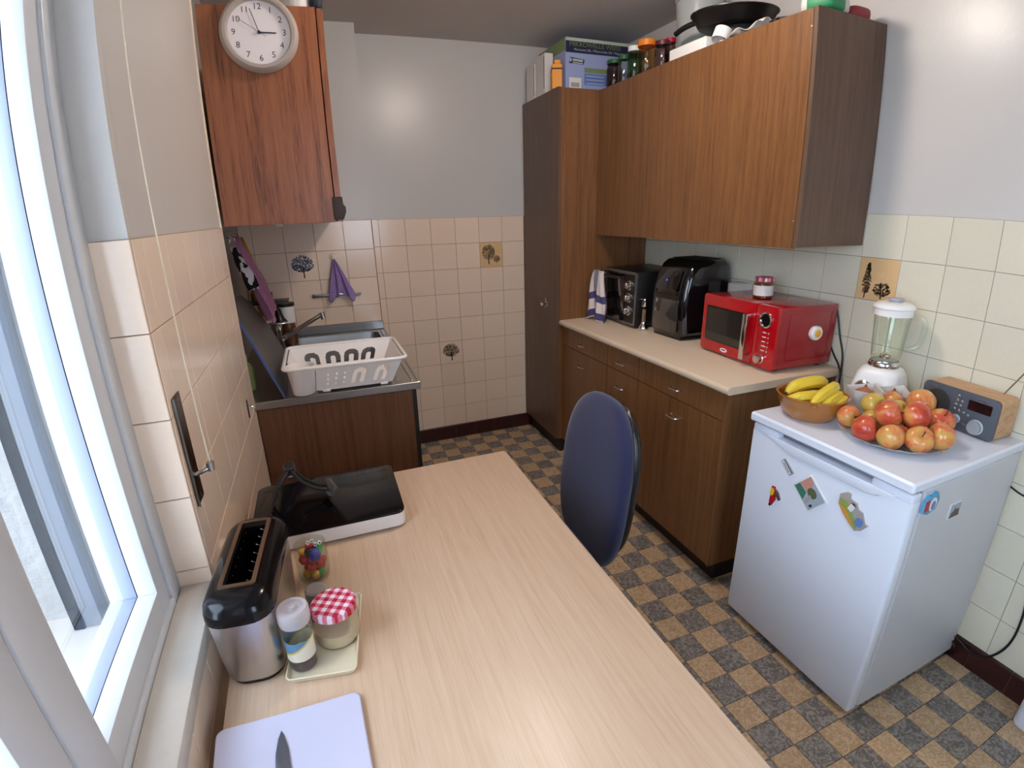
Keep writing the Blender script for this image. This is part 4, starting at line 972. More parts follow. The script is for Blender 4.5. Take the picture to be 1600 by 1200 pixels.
A_ = [((0.2620, -2.2960, 0.8750), 0.038, (1.2, 0.4, 0.3), 0.22, 'reddest apple at the left front of the plate'),
      ((0.2807, -2.3648, 0.8711), 0.0365, (-0.9, 0.5, 0), 0.02, 'apple in the front row next to the reddest apple'),
      ((0.3328, -2.4124, 0.8722), 0.038, (0.5, -0.6, 0), 0.03, 'apple in the front row second from the right'),
      ((0.4017, -2.4345, 0.8777), 0.0385, (-1.3, 0.2, 1), 0.02, 'apple at the right end of the front row by the radio'),
      ((0.3192, -2.3184, 0.9177), 0.039, (0.9, 0.9, 0), 0.06, 'large apple resting on top behind the front row'),
      ((0.3767, -2.3693, 0.9181), 0.038, (-1.0, 0.7, 0), 0.13, 'red apple in the middle of the upper layer'),
      ((0.3820, -2.2311, 0.9068), 0.036, (1.3, -0.4, 0), -0.16, 'greenest apple near the carton'),
      ((0.4473, -2.2507, 0.9048), 0.036, (0.4, 0.9, 0), 0.05, 'apple at the back beside the carton'),
      ((0.4572, -2.3291, 0.9312), 0.040, (-0.6, 1.1, 0), 0.0, 'topmost yellow and red apple in front of the radio speaker'),
      ((0.4580, -2.3937, 0.8962), 0.038, (0.35, -0.15, 0), 0.14, 'red apple with upright stem below the radio'),
      ((0.3032, -2.2120, 0.8756), 0.034, (1.4, 0, 0), 0.05, 'orange apple at the far left edge of the plate'),
      ((0.3305, -2.2684, 0.8734), 0.033, (0.2, 1.2, 0), -0.08, 'pale apple squeezed behind the reddest apple'),
      ((0.3997, -2.2981, 0.9026), 0.035, (0.8, 0.1, 0), -0.12, 'yellow apple hidden in the middle of the pile'),
      ((0.3464, -2.3479, 0.8638), 0.032, (0.1, 0.3, 0), 0.12, 'dark red apple low in the middle of the pile'),
      ((0.4786, -2.2995, 0.8714), 0.035, (0.1, 0.3, 0), 0.12, 'red apple low at the back of the plate')]
for a in A_: apple(*a)

# radio
ra = thing('table_radio', 'small wooden cased radio with grey front and aerial', 'radio', (0.678, -2.362, ZF), math.radians(-3))
ra.location = (0.674, -2.360, ZF)
b = BM(); add_prism2(b, rrect(-0.118, 0.118, 0.003, 0.126, 0.014), -0.050, 0.052, 0.001, FXM, 0, 1); obj('case', b, 'wood_radio', ra)
mat('radio_grey', (80, 84, 94), 0.55)
b = BM(); fx(b, rrect(-0.119, 0.119, 0.002, 0.127, 0.015), -0.050, 0.008, bev=0.002); fp = obj('front_panel', b, 'radio_grey', ra)
b = BM(); fx(b, ellipse(-0.068, 0.066, 0.043, 0.043, 32), -0.0578, 0.002, bev=0.001); sg = obj('speaker_grille', b, mat('radio_mesh', (52, 50, 46), 0.8, bump=(500, 0.5)), fp)
b = BM(); add_lathe(b, [(0, 0), (0.012, 0), (0.010, 0.0012), (0, 0.0016)], 16, T(-0.0598, 0.068, 0.066) @ RY(-PI / 2)); obj('speaker_cone', b, 'black_matt', sg)
b = BM(); fx(b, rrect(0.028, 0.098, 0.077, 0.107, 0.002), -0.0578, 0.002); obj('display', b, mat('radio_display', (40, 18, 20), 0.12), fp)
for y, z in ((-0.004, 0.108), (-0.006, 0.094), (0.008, 0.093), (-0.008, 0.08), (0.006, 0.079), (-0.009, 0.066), (0.005, 0.064), (0.020, 0.061), (0.034, 0.058)):
    b = BM(); add_lathe(b, [(0, 0), (0.0042, 0), (0.0042, 0.002), (0.003, 0.003), (0, 0.003)], 10, T(-0.0578, -y, z) @ RY(-PI / 2)); obj('button', b, 'steel', fp)
mat('knob_silver', (188, 194, 200), 0.35, metal=0.5)
for y, z, r in ((0.001, 0.036, 0.0125), (0.064, 0.031, 0.0205)):
    b = BM(); add_lathe(b, [(0, 0), (r * 1.15, 0), (r * 1.15, 0.003), (r, 0.004), (r * 0.96, 0.014), (0, 0.0145)], 26, T(-0.0578, -y, z) @ RY(-PI / 2)); obj('knob', b, 'knob_silver', fp)
for q_ in (rrect(0.022, 0.034, 0.026, 0.029, 0.001), rrect(-0.108, -0.076, 0.114, 0.117, 0.001), rrect(0.045, 0.080, 0.112, 0.114, 0.0008)):
    b = BM(); fx(b, q_, -0.0578, 0.0009); obj('print_mark', b, 'steel', fp)
b = BM(); add_tube(b, [(0.036, -0.074, 0.126), (0.046, -0.105, 0.19), (0.056, -0.14, 0.262), (0.064, -0.17, 0.33)], [0.0026, 0.0024, 0.0018, 0.0012], 8); obj('aerial', b, 'chrome', ra)

# fridge magnets
def front_magnet(name, y, z, label, poly, m, ang=0, d=0.004):
    t = thing(name, label, 'magnet', (0.1718, y, z)); t.rotation_euler = (ang, 0, 0)
    b_ = BM(); fx(b_, poly, 0, d, bev=0.0008); obj('plate', b_, m, t); return t
def speck(t, polys, x_=-0.0042):
    for k, (name, poly, m) in enumerate(polys):
        b_ = BM(); fx(b_, poly, x_ - 0.00012 * k, 0.0003); obj(name, b_, m, t, smooth=0)
for n_, c_ in (('mg_white', (232, 234, 236)), ('mg_grey', (120, 122, 140)), ('mg_pink', (206, 146, 132)), ('mg_green', (64, 122, 104)), ('mg_dgreen', (92, 104, 74)), ('mg_sky', (166, 178, 190)), ('mg_dark', (40, 38, 40)), ('mg_orange', (214, 150, 66)), ('mg_blue', (104, 132, 190)), ('mg_red', (176, 24, 40)), ('mg_yellow', (232, 196, 52)), ('mg_stone', (170, 164, 158)), ('mg_lime', (150, 164, 84)), ('mg_cyan', (90, 160, 196)), ('mg_brown', (86, 64, 58))):
    mat(n_, c_, 0.4, var=(120, 0.15))
t = front_magnet('name_magnet', -2.140, 0.698, 'tiny striped strip magnet on the fridge door', rrect(-0.026, 0.026, -0.0105, 0.0105, 0.002), 'mg_stone', math.radians(42))
speck(t, [('white_band', rrect(-0.023, 0.023, -0.008, 0.002, 0.001), 'mg_white'), ('grey_band', rrect(-0.023, 0.023, 0.003, 0.009, 0.001), 'mg_grey'), ('print_band', rrect(-0.018, 0.018, -0.005, -0.001, 0.001), 'mg_grey')])
t = front_magnet('photo_magnet', -2.232, 0.652, 'square tilted street photo magnet on the fridge door', rrect(-0.041, 0.041, -0.037, 0.037, 0.002), 'mg_white', math.radians(42), 0.003)
t.scale = (1, 1.12, 1.12)
speck(t, [('photo', rrect(-0.037, 0.037, -0.032, 0.033, 0.001), 'mg_sky'), ('pink_house', [(-0.037, -0.01), (-0.008, -0.005), (-0.008, 0.018), (-0.026, 0.033), (-0.037, 0.033)], 'mg_pink'), ('green_water', [(-0.037, -0.032), (0.006, -0.032), (-0.006, -0.008), (-0.037, -0.011)], 'mg_green'), ('tree', ellipse(0.003, 0.008, 0.016, 0.014, 14), 'mg_dgreen'), ('path', [(0.008, -0.032), (0.022, -0.032), (0.012, 0.0), (0.004, 0.0)], 'mg_stone'), ('figure', ellipse(0.029, -0.018, 0.004, 0.006, 10), 'mg_dark')], -0.0032)
t = front_magnet('parrot_magnet', -2.106, 0.575, 'little red and yellow parrot magnet on the fridge door', [(-0.016, 0.026), (-0.006, 0.030), (0.004, 0.016), (0.010, -0.006), (0.006, -0.030), (0.0, -0.036), (-0.006, -0.022), (-0.010, 0.0)], 'mg_red', math.radians(14))
t.scale = (1, 1.15, 1.15)
speck(t, [('yellow_wing', ellipse(-0.008, 0.010, 0.007, 0.013, 14), 'mg_yellow'), ('red_tail', ellipse(0.001, -0.014, 0.007, 0.014, 14), 'mg_red'), ('dark_tip', ellipse(0.001, -0.030, 0.004, 0.006, 10), 'mg_dark')])
b = BM(); fx(b, [(-0.004, 0.026), (0.010, 0.022), (0.024, 0.006), (0.020, 0.000), (0.006, 0.010)], 0, 0.006, bev=0.001); obj('wing', b, 'mg_brown', t)
t = front_magnet('village_magnet', -2.372, 0.668, 'colourful moulded village relief magnet on the fridge door', [(-0.044, 0.012), (-0.034, 0.030), (-0.026, 0.032), (-0.020, 0.022), (-0.004, 0.026), (0.006, 0.018), (0.018, 0.020), (0.036, 0.004), (0.044, 0.006), (0.040, -0.016), (0.030, -0.030), (0.010, -0.026), (-0.012, -0.020), (-0.034, -0.010)], 'mg_stone', math.radians(24), 0.006)
t.scale = (1, 1.25, 1.25)
speck(t, [('meadow', [(-0.038, 0.006), (-0.02, 0.012), (0.012, -0.004), (0.032, -0.02), (0.02, -0.026), (-0.03, -0.006)], 'mg_lime'), ('roofs', [(-0.036, -0.006), (-0.012, -0.006), (0.014, -0.018), (0.026, -0.028), (0.008, -0.024), (-0.016, -0.017)], 'mg_orange'), ('lake', ellipse(0.026, -0.004, 0.010, 0.012, 14), 'mg_blue'), ('tower', rrect(-0.012, 0.0, 0.0, 0.018, 0.001), 'mg_white'), ('rooftop', [(-0.014, 0.017), (0.002, 0.017), (-0.006, 0.024)], 'mg_brown')], -0.0062)
def side_magnet(name, x, z, label, poly, m, d=0.004):
    t = thing(name, label, 'magnet', (x, -2.5182, z)); b_ = BM(); add_prism(b_, poly, 0, d, RX(PI / 2), bev=0.0008); obj('plate', b_, m, t); return t
def speck2(t, polys, y_):
    for k, (name, poly, m) in enumerate(polys):
        b_ = BM(); add_prism(b_, poly, y_ + 0.00012 * k, y_ + 0.0003 + 0.00012 * k, RX(PI / 2)); obj(name, b_, m, t, smooth=0)
t = side_magnet('harbour_magnet', 0.252, 0.757, 'blue and red souvenir magnet on the fridge side', [(-0.036, -0.022), (-0.012, -0.030), (0.022, -0.022), (0.030, 0.006), (0.016, 0.030), (0.004, 0.022), (-0.016, 0.024), (-0.030, 0.014)], 'mg_cyan', 0.010)
speck2(t, [('red_house', rrect(-0.034, -0.014, -0.018, 0.014, 0.002), 'mg_red'), ('white_arch', ellipse(0.002, -0.002, 0.016, 0.020, 16), 'mg_white'), ('blue_door', ellipse(0.004, -0.006, 0.010, 0.014, 14), 'mg_blue')], 0.0102)
t = side_magnet('castle_magnet', 0.400, 0.692, 'small square castle photo magnet on the fridge side', rrect(-0.028, 0.028, -0.024, 0.024, 0.001), 'mg_white', 0.003)
speck2(t, [('sky', rrect(-0.026, 0.026, -0.021, 0.022, 0.001), 'mg_sky'), ('castle', [(-0.024, -0.02), (0.024, -0.02), (0.018, 0.004), (0.004, 0.002), (-0.002, 0.012), (-0.008, 0.0), (-0.018, -0.004)], 'mg_brown')], 0.0032)
# cables by the fridge
cable('power_cable', [(0.731, -2.44, 0.690), (0.732, -2.51, 0.680), (0.731, -2.56, 0.668), (0.731, -2.64, 0.672), (0.732, -2.78, 0.70)], 0.003, 'black cable leaving behind the fridge at mid height')
cable('extension_lead', [(0.726, -2.40, 0.07), (0.724, -2.52, 0.088), (0.722, -2.58, 0.072), (0.724, -2.64, 0.098), (0.732, -2.678, 0.18), (0.733, -2.68, 0.30), (0.733, -2.655, 0.44), (0.733, -2.66, 0.55)], 0.0042, 'thick black cable rising up the wall from the skirting')
cable('loose_wire', [(0.722, -2.50, 0.085), (0.714, -2.53, 0.06), (0.712, -2.535, 0.03), (0.716, -2.50, 0.006), (0.72, -2.44, 0.006)], 0.003, 'loop of thin dark wire on the skirting behind the fridge')
wb = BM(); add_prism2(wb, rrect(-0.05, 0.05, -0.10, 0.10, 0.03), 0.0, 0.16, 0.012, None, 0, 3); tag(obj('white_bin', wb, 'white_enamel', loc=(0.676, -2.905, 0.001)), 'edge of a white container on the floor at the right frame edge', 'container')

# ------------------------------------------------------------------ things on the table
ZB = 0.7302
# long-slot toaster
to = thing('toaster', 'long-slot steel toaster with black top against the tiled wall', 'toaster', (-1.316, -2.292, ZB), math.radians(-4))
b = BM(); add_prism(b, rrect(-0.046, 0.046, -0.118, 0.128, 0.035, 6), 0.0, 0.012); obj('foot_plate', b, 'black_plastic', to)
b = BM()
def rr_loop(hw, y0, y1, r, z): return [b.verts.new((x, y, z)) for x, y in rrect(-hw, hw, y0, y1, r, 6)]
lv = [rr_loop(0.049, -0.122, 0.132, 0.036, 0.010), rr_loop(0.052, -0.127, 0.136, 0.038, 0.06), rr_loop(0.0535, -0.131, 0.140, 0.038, 0.118), rr_loop(0.0545, -0.134, 0.143, 0.038, 0.142)]
for a, c in zip(lv, lv[1:]):
    for k in range(len(a)): b.faces.new((a[k], a[(k + 1) % len(a)], c[(k + 1) % len(a)], c[k]))
obj('steel_body', b, 'steel_toaster', to, smooth=50)
b = BM()
lv = [rr_loop(0.0560, -0.136, 0.145, 0.039, 0.140), rr_loop(0.0560, -0.136, 0.145, 0.039, 0.150), rr_loop(0.053, -0.132, 0.141, 0.038, 0.166), rr_loop(0.044, -0.120, 0.130, 0.032, 0.176), rr_loop(0.030, -0.090, 0.112, 0.006, 0.179), rr_loop(0.0235, -0.083, 0.106, 0.004, 0.179), rr_loop(0.0235, -0.083, 0.106, 0.004, 0.09)]
for a, c in zip(lv, lv[1:]):
    for k in range(len(a)): b.faces.new((a[k], a[(k + 1) % len(a)], c[(k + 1) % len(a)], c[k]))
b.faces.new(lv[-1]); tp = obj('black_top', b, mat('toaster_black', (12, 11, 14), 0.16, spec=0.3), to, smooth=50)
b = BM()
l0, l1 = rrect(-0.030, 0.030, -0.090, 0.112, 0.006, 3), rrect(-0.0225, 0.0225, -0.082, 0.105, 0.004, 3)
o0 = [b.verts.new((x, y, 0.1795)) for x, y in l0]; o1 = [b.verts.new((x, y, 0.1825)) for x, y in l0]; i1 = [b.verts.new((x, y, 0.1825)) for x, y in l1]; i0 = [b.verts.new((x, y, 0.172)) for x, y in l1]
for a, c in ((o0, o1), (o1, i1), (i1, i0)):
    for k in range(len(a)): b.faces.new((a[k], a[(k + 1) % len(a)], c[(k + 1) % len(a)], c[k]))
obj('slot_rim', b, mat('slot_steel', (150, 132, 118), 0.3, metal=1.0), tp)
for k in range(7):
    y = -0.065 + k * 0.026; b = BM(); add_tube(b, [(0.017, y, 0.095), (0.017, y, 0.168), (0.010, y + 0.002, 0.172)], 0.0010, 5); add_tube(b, [(-0.017, y, 0.095), (-0.017, y, 0.168)], 0.0010, 5); obj('guide_wire', b, 'chrome', tp)
b = BM(); add_box(b, (-0.012, 0.143, 0.06), (0.012, 0.158, 0.082), 0.004); obj('lever', b, 'black_plastic', to)

# induction hob
hb = thing('induction_hob', 'flat black glass induction hob with white rim on the table', 'hob', (-1.18, -1.906, ZB))
b = BM(); add_prism(b, rrect(-0.179, 0.179, -0.134, 0.134, 0.022, 5), 0.006, 0.040, bev=0.003); obj('housing', b, mat('hob_cream', (226, 214, 206), 0.35), hb)
b = BM(); add_prism(b, rrect(-0.1785, 0.1785, -0.1335, 0.1335, 0.022, 5), 0.0402, 0.0455, bev=0.0015); gl = obj('glass_plate', b, 'hob_black', hb)
b = BM(); add_box(b, (-0.165, 0.1, 0.0456), (0.165, 0.1006, 0.0458)); obj('printed_line', b, 'steel_dark', gl, smooth=0)
for sx in (-0.14, 0.14):
    for sy in (-0.1, 0.1):
        b = BM(); add_lathe(b, [(0, 0), (0.012, 0), (0.012, 0.0065), (0, 0.0065)], 10, T(sx, sy, 0)); obj('foot', b, 'black_plastic', hb)
# black folding phone holder standing on the hob
ph = thing('phone_holder', 'black bent-arm phone holder standing on the hob', 'holder', (-1.262, -1.875, ZB + 0.0456))
b = BM(); add_tube(b, [(0.0, 0.012, 0.072), (0.0, -0.004, 0.102)], 0.0125, 14); hd = obj('hinge', b, 'black_plastic', ph)
b = BM()
for a in ((0.0, 0.008, 0.080), (0.0, -0.001, 0.096)): add_tube(b, [(a[0], a[1], a[2]), (a[0], a[1] - 0.0025, a[2] + 0.005)], 0.0142, 16)
obj('hinge_band', b, mat('dark_grey_plastic', (74, 72, 70), 0.45), hd)
b = BM(); add_lathe(b, [(0, 0), (0.0065, 0), (0.006, 0.004), (0, 0.005)], 12, T(0.0, -0.008, 0.070) @ RX(PI * 0.7)); obj('screw', b, 'steel', hd)
for y in (-0.014, 0.012):
    b = BM(); add_tube(b, spline([(-0.004, y * 0.4, 0.088), (-0.028, y - 0.008, 0.058), (-0.048, y - 0.018, 0.020), (-0.054, y - 0.022, 0.004)], 5), 0.0042, 8); obj('rear_leg', b, 'black_plastic', ph)
    b = BM(); add_tube(b, spline([(0.004, y * 0.4, 0.086), (0.024, y - 0.002, 0.056), (0.052, y - 0.008, 0.034), (0.090, y - 0.016, 0.022)], 5), 0.0042, 8); obj('front_arm', b, 'black_plastic', ph)
b = BM(); add_box(b, (-0.005, -0.030, -0.014), (0.005, 0.030, 0.014), 0.003, 2, T(0.092, -0.018, 0.026) @ RZ(0.25) @ RY(0.5)); add_box(b, (-0.012, -0.030, -0.014), (-0.004, 0.030, -0.009), 0.002, 2, T(0.092, -0.018, 0.026) @ RZ(0.25) @ RY(0.5)); obj('cradle', b, 'dark_grey_plastic', ph)
# white plug on the wall tile behind the toaster
b = BM(); add_lathe(b, [(0, 0), (0.022, 0), (0.022, 0.006), (0.018, 0.022), (0, 0.026)], 20, RY(PI / 2)); tag(obj('wall_plug', b, 'white_plastic', loc=(XL + 0.0008, -2.02, 0.765)), 'round white plug on the left wall tiles behind the toaster', 'plug')

# jar of small coloured toys
gj = thing('glass_jar', 'open glass jar of colourful little toys beside the toaster', 'jar', (-1.222, -2.150, ZB))
b = BM(); add_lathe(b, [(0, 0.0), (0.028, 0.0), (0.0325, 0.004), (0.034, 0.012), (0.034, 0.060), (0.0315, 0.072), (0.0315, 0.080), (0.033, 0.083), (0.031, 0.083), (0.0295, 0.080), (0.0295, 0.072), (0.032, 0.060), (0.032, 0.010), (0.026, 0.004), (0, 0.003)], 28); obj('glass', b, 'jar_glass', gj, smooth=60)
mat('toy_red', (190, 36, 44), 0.4); mat('toy_blue', (46, 62, 160), 0.4); mat('toy_green', (60, 160, 66), 0.4); mat('toy_gold', (206, 150, 50), 0.3); mat('toy_black', (24, 22, 24), 0.4); mat('toy_white', (232, 226, 226), 0.4)
rd = random.Random(12)
TY = [('red', 0.012, 0.010, 0.012, (0.016, 0.010, 0.008)), ('gold', -0.014, -0.004, 0.012, (0.009, 0.009, 0.009)), ('gold', 0.004, -0.016, 0.013, (0.009, 0.009, 0.009)), ('red', -0.008, 0.012, 0.020, (0.014, 0.010, 0.009)), ('green', 0.014, -0.010, 0.014, (0.010, 0.008, 0.006)),
      ('red', -0.002, -0.012, 0.032, (0.018, 0.009, 0.009)), ('red', 0.016, 0.002, 0.032, (0.010, 0.016, 0.009)), ('blue', 0.006, -0.004, 0.052, (0.013, 0.012, 0.010)), ('red', -0.016, 0.002, 0.046, (0.010, 0.014, 0.010)), ('green', 0.014, 0.008, 0.060, (0.011, 0.011, 0.014)), ('blue', 0.008, -0.010, 0.064, (0.010, 0.010, 0.010)), ('gold', -0.016, 0.000, 0.066, (0.009, 0.009, 0.008)), ('black', -0.003, -0.006, 0.066, (0.010, 0.010, 0.009)), ('red', 0.000, 0.004, 0.076, (0.010, 0.008, 0.008))]
TL = ['red toy lying at the bottom right of the glass jar', 'gold ball toy at the bottom left of the glass jar', 'gold ball toy at the bottom front of the glass jar', 'red toy at the bottom back of the glass jar', 'small green toy at the bottom right of the glass jar', 'red toy across the middle front of the glass jar', 'red toy leaning at the middle right of the glass jar', 'blue toy in the middle of the glass jar', 'dark red toy at the upper left of the glass jar', 'green toy figure with white eyes at the jar mouth', 'blue toy near the front of the jar mouth', 'orange toy at the left of the jar mouth', 'black toy ball at the jar mouth', 'red toy figure with white eyes at the jar mouth']
for k, ((c, x, y, z, r), lab) in enumerate(zip(TY, TL)):
    t = thing('toy_figure', lab, 'toy', (-1.222 + x, -2.150 + y, ZB + z), 0, 'toys in the glass jar'); t.rotation_euler = (rd.uniform(-0.5, 0.5), rd.uniform(-0.5, 0.5), rd.uniform(0, 6))
    b = BM(); add_sell(b, (0, 0, 0), r, 0.9, 0.9, 14, 8); add_sell(b, (r[0] * 0.7, 0, r[2] * 0.5), (r[0] * 0.35, r[1] * 0.4, r[2] * 0.4), 1, 1, 10, 6); obj('body', b, 'toy_' + c, t, smooth=60)
    if 'eyes' in lab:
        t.rotation_euler = (0, 0, 0.3)
        for s_ in (-1, 1):
            b = BM(); add_sell(b, (s_ * 0.0045, -0.005, r[2] + 0.003), (0.0042, 0.0042, 0.005), 1, 1, 12, 8); ey = obj('eye', b, 'toy_white', t, smooth=60)
            b = BM(); add_sell(b, (s_ * 0.0045, -0.0085, r[2] + 0.005), (0.0018, 0.0014, 0.002), 1, 1, 8, 6); obj('pupil', b, 'toy_black', ey, smooth=60)

# cream tray with grinder and sugar jar
tr = thing('serving_tray', 'small cream tray under the gingham-lidded jar', 'tray', (-1.203, -2.345, ZB), math.radians(-8))
b = BM()
lv = [[b.verts.new((x, y, z)) for x, y in rrect(-hw, hw, -hl, hl, r, 4)] for hw, hl, r, z in ((0.050, 0.088, 0.008, 0.0), (0.056, 0.095, 0.010, 0.0005), (0.060, 0.099, 0.011, 0.011), (0.058, 0.097, 0.010, 0.012), (0.053, 0.092, 0.008, 0.004))]
for a, c in zip(lv, lv[1:]):
    for k in range(len(a)): b.faces.new((a[k], a[(k + 1) % len(a)], c[(k + 1) % len(a)], c[k]))
b.faces.new(lv[0][::-1]); b.faces.new(lv[-1]); obj('dish', b, mat('cream_melamine', (226, 214, 186), 0.4, var=(20, 0.03)), tr, smooth=40)
sj = thing('sugar_jar', 'glass jar with red gingham lid half full of sugar', 'jar', (-1.182, -2.352, ZB + 0.0042))
b = BM(); add_lathe(b, [(0, 0), (0.036, 0), (0.040, 0.005), (0.041, 0.02), (0.041, 0.052), (0.037, 0.064), (0.036, 0.070)], 32); obj('glass', b, 'jar_glass', sj, smooth=60)
b = BM(); add_lathe(b, [(0, 0.002), (0.036, 0.003), (0.0395, 0.01), (0.0395, 0.030), (0, 0.034)], 28); obj('sugar', b, mat('sugar', (214, 190, 160), 0.9, var=(400, 0.12)), sj)
b = BM(); add_lathe(b, [(0.038, 0.064), (0.0405, 0.064), (0.0405, 0.076), (0.037, 0.080), (0, 0.0805)], 32); obj('lid', b, 'gingham', sj, smooth=40)
ss = thing('small_shaker', 'small grey capped shaker behind the sugar jar', 'shaker', (-1.214, -2.288, ZB + 0.0042))
b = BM(); add_lathe(b, [(0, 0), (0.018, 0), (0.019, 0.003), (0.019, 0.05)], 20); obj('glass', b, 'smoke_glass', ss); b = BM(); add_lathe(b, [(0.0195, 0.048), (0.0195, 0.066), (0.016, 0.069), (0, 0.069)], 20); obj('cap', b, mat('cap_grey', (140, 128, 124), 0.4), ss)
gr = thing('spice_grinder', 'clear spice grinder with paper label on the cream tray', 'grinder', (-1.244, -2.398, ZB + 0.0042))
b = BM(); add_lathe(b, [(0, 0), (0.021, 0), (0.0235, 0.004), (0.0235, 0.082), (0.019, 0.090), (0.019, 0.094)], 24); obj('glass', b, 'jar_glass', gr, smooth=60)
b = BM(); add_lathe(b, [(0, 0.003), (0.0215, 0.003), (0.0215, 0.020), (0, 0.022)], 20); obj('spice', b, mat('spice', (92, 70, 76), 0.9, var=(500, 0.6)), gr)
lm = mat('grinder_label', (226, 220, 200), 0.6); nt = lm.node_tree; N = nt.nodes; K = nt.links; pb = N['Principled BSDF']
tcn = N.new('ShaderNodeTexCoord'); sp = N.new('ShaderNodeSeparateXYZ'); K.new(tcn.outputs['Object'], sp.inputs[0])
wv = N.new('ShaderNodeMath'); wv.operation = 'MULTIPLY_ADD'; wv.inputs[1].default_value = -0.6; K.new(sp.outputs['X'], wv.inputs[0]); K.new(sp.outputs['Z'], wv.inputs[2])
cr = N.new('ShaderNodeValToRGB'); cr.color_ramp.interpolation = 'CONSTANT'; mr = N.new('ShaderNodeMapRange'); mr.inputs['From Min'].default_value = 0.02; mr.inputs['From Max'].default_value = 0.075; K.new(wv.outputs[0], mr.inputs[0]); K.new(mr.outputs[0], cr.inputs[0])
e = cr.color_ramp.elements; e[0].color = L(230, 224, 206); e[1].position = 0.62; e[1].color = L(96, 140, 176); k_ = e.new(0.54); k_.color = L(214, 190, 96); K.new(cr.outputs[0], pb.inputs['Base Color'])
b = BM(); add_lathe(b, [(0.0237, 0.026), (0.0240, 0.026), (0.0240, 0.066), (0.0237, 0.066)], 26, close=True); obj('paper_label', b, 'grinder_label', gr)
clear('frost_plastic', (240, 236, 238), 0.5, rough=0.2, haze=0.55, hazecol=(226, 218, 222))
b = BM(); add_lathe(b, [(0.0195, 0.094), (0.025, 0.096), (0.0265, 0.102), (0.0265, 0.122), (0.024, 0.126), (0.018, 0.126), (0.017, 0.122), (0.008, 0.122), (0.006, 0.128), (0, 0.129)], 28); obj('cap', b, 'frost_plastic', gr, smooth=50)

# chopping board with knife
cb = thing('chopping_board', 'white plastic chopping board at the near end of the table', 'board', (-1.264, -2.66, ZB), math.radians(1.5))
b = BM(); add_prism2(b, rrect(-0.111, 0.111, -0.165, 0.165, 0.014), 0.0, 0.009, 0.003); obj('slab', b, 'board_white', cb)
kn = thing('kitchen_knife', 'pointed kitchen knife lying on the white chopping board', 'knife', (-1.276, -2.60, ZB + 0.0095), math.radians(3))
b = BM(); add_prism(b, [(-0.011, -0.09), (0.011, -0.09), (0.011, 0.0), (0.009, 0.035), (0.004, 0.060), (0.0, 0.070), (-0.005, 0.056), (-0.010, 0.03), (-0.011, 0.0)], 0.0, 0.0016, bev=0.0004); obj('blade', b, 'knife_steel', kn)
b = BM(); add_prism2(b, rrect(-0.010, 0.010, -0.19, -0.088, 0.006), -0.0005, 0.013, 0.003); obj('handle', b, 'black_plastic', kn)

# ------------------------------------------------------------------ things on and around the sink
dk = thing('dish_rack', 'white plastic dish rack on the steel draining board', 'rack', (-1.075, -1.112, 0.8555))
zr = 0.108
b = BM()
def rl(x0, x1, y0, y1, r, z): return [b.verts.new((x, y, z)) for x, y in rrect(x0, x1, y0, y1, r, 5)]
TX0, TX1, TY0, TY1 = -0.205, 0.205, -0.165, 0.168; BX0, BX1, BY0, BY1 = -0.115, 0.160, -0.135, 0.14
mat('rack_white', (250, 245, 242), 0.35)
lv = [rl(BX0, BX1, BY0, BY1, 0.02, 0.010), rl(BX0 + 0.003, BX1 - 0.003, BY0 + 0.003, BY1 - 0.003, 0.02, 0.012)]
b.faces.new(lv[0]); obj('floor_grid', b, 'rack_white', dk, smooth=0).modifiers.new('thickness', 'SOLIDIFY').thickness = 0.003
def wall_with_arches(name, p0, p1, q0, q1, arches, thick=0.003):
    """sloping side wall from bottom edge p0-p1 to top edge q0-q1 with open arch slots (u, half width, base v, straight top v)"""
    b_ = BM(); NU, NV = 110, 30; g = {}
    def pt(u, v): return Vector(p0).lerp(Vector(p1), u).lerp(Vector(q0).lerp(Vector(q1), u), v)
    Wd = (Vector(p1) - Vector(p0)).length; Ht = (Vector(q0) - Vector(p0)).length
    def inside(u, v):
        for (uc, hw, v0, v1, inner) in arches:
            du = (u - uc) * Wd; 
            top = v1 * Ht + math.sqrt(max(0, hw * hw - du * du)) if abs(du) < hw else -1
            if v * Ht < top and v > v0:
                if inner and abs(du) < hw * 0.36:
                    it = (v1 - 0.02) * Ht + math.sqrt(max(0, (hw * 0.36) ** 2 - du * du)) - 0.004
                    if v * Ht < it: continue
                return True
        return False
    def vert(i, j):
        if (i, j) not in g: g[(i, j)] = b_.verts.new(pt(i / NU, j / NV))
        return g[(i, j)]
    for i in range(NU):
        for j in range(NV):
            if inside((i + 0.5) / NU, (j + 0.5) / NV): continue
            b_.faces.new((vert(i, j), vert(i + 1, j), vert(i + 1, j + 1), vert(i, j + 1)))
    bmesh.ops.recalc_face_normals(b_, faces=b_.faces); bmesh.ops.solidify(b_, geom=list(b_.faces), thickness=thick)
    return obj(name, b_, 'rack_white', dk, smooth=40)
za = 0.010
four = [(0.30, 0.026, 0.22, 0.52, True), (0.47, 0.026, 0.22, 0.52, True), (0.64, 0.026, 0.22, 0.52, True), (0.81, 0.026, 0.22, 0.52, True)]
wall_with_arches('far_side', (BX0 - 0.06, BY1, za), (BX1, BY1, za), (TX0, TY1, zr), (TX1, TY1, zr), [(0.18, 0.026, 0.22, 0.5, True), (0.40, 0.026, 0.22, 0.5, True), (0.60, 0.026, 0.22, 0.5, True), (0.79, 0.026, 0.22, 0.5, True)])
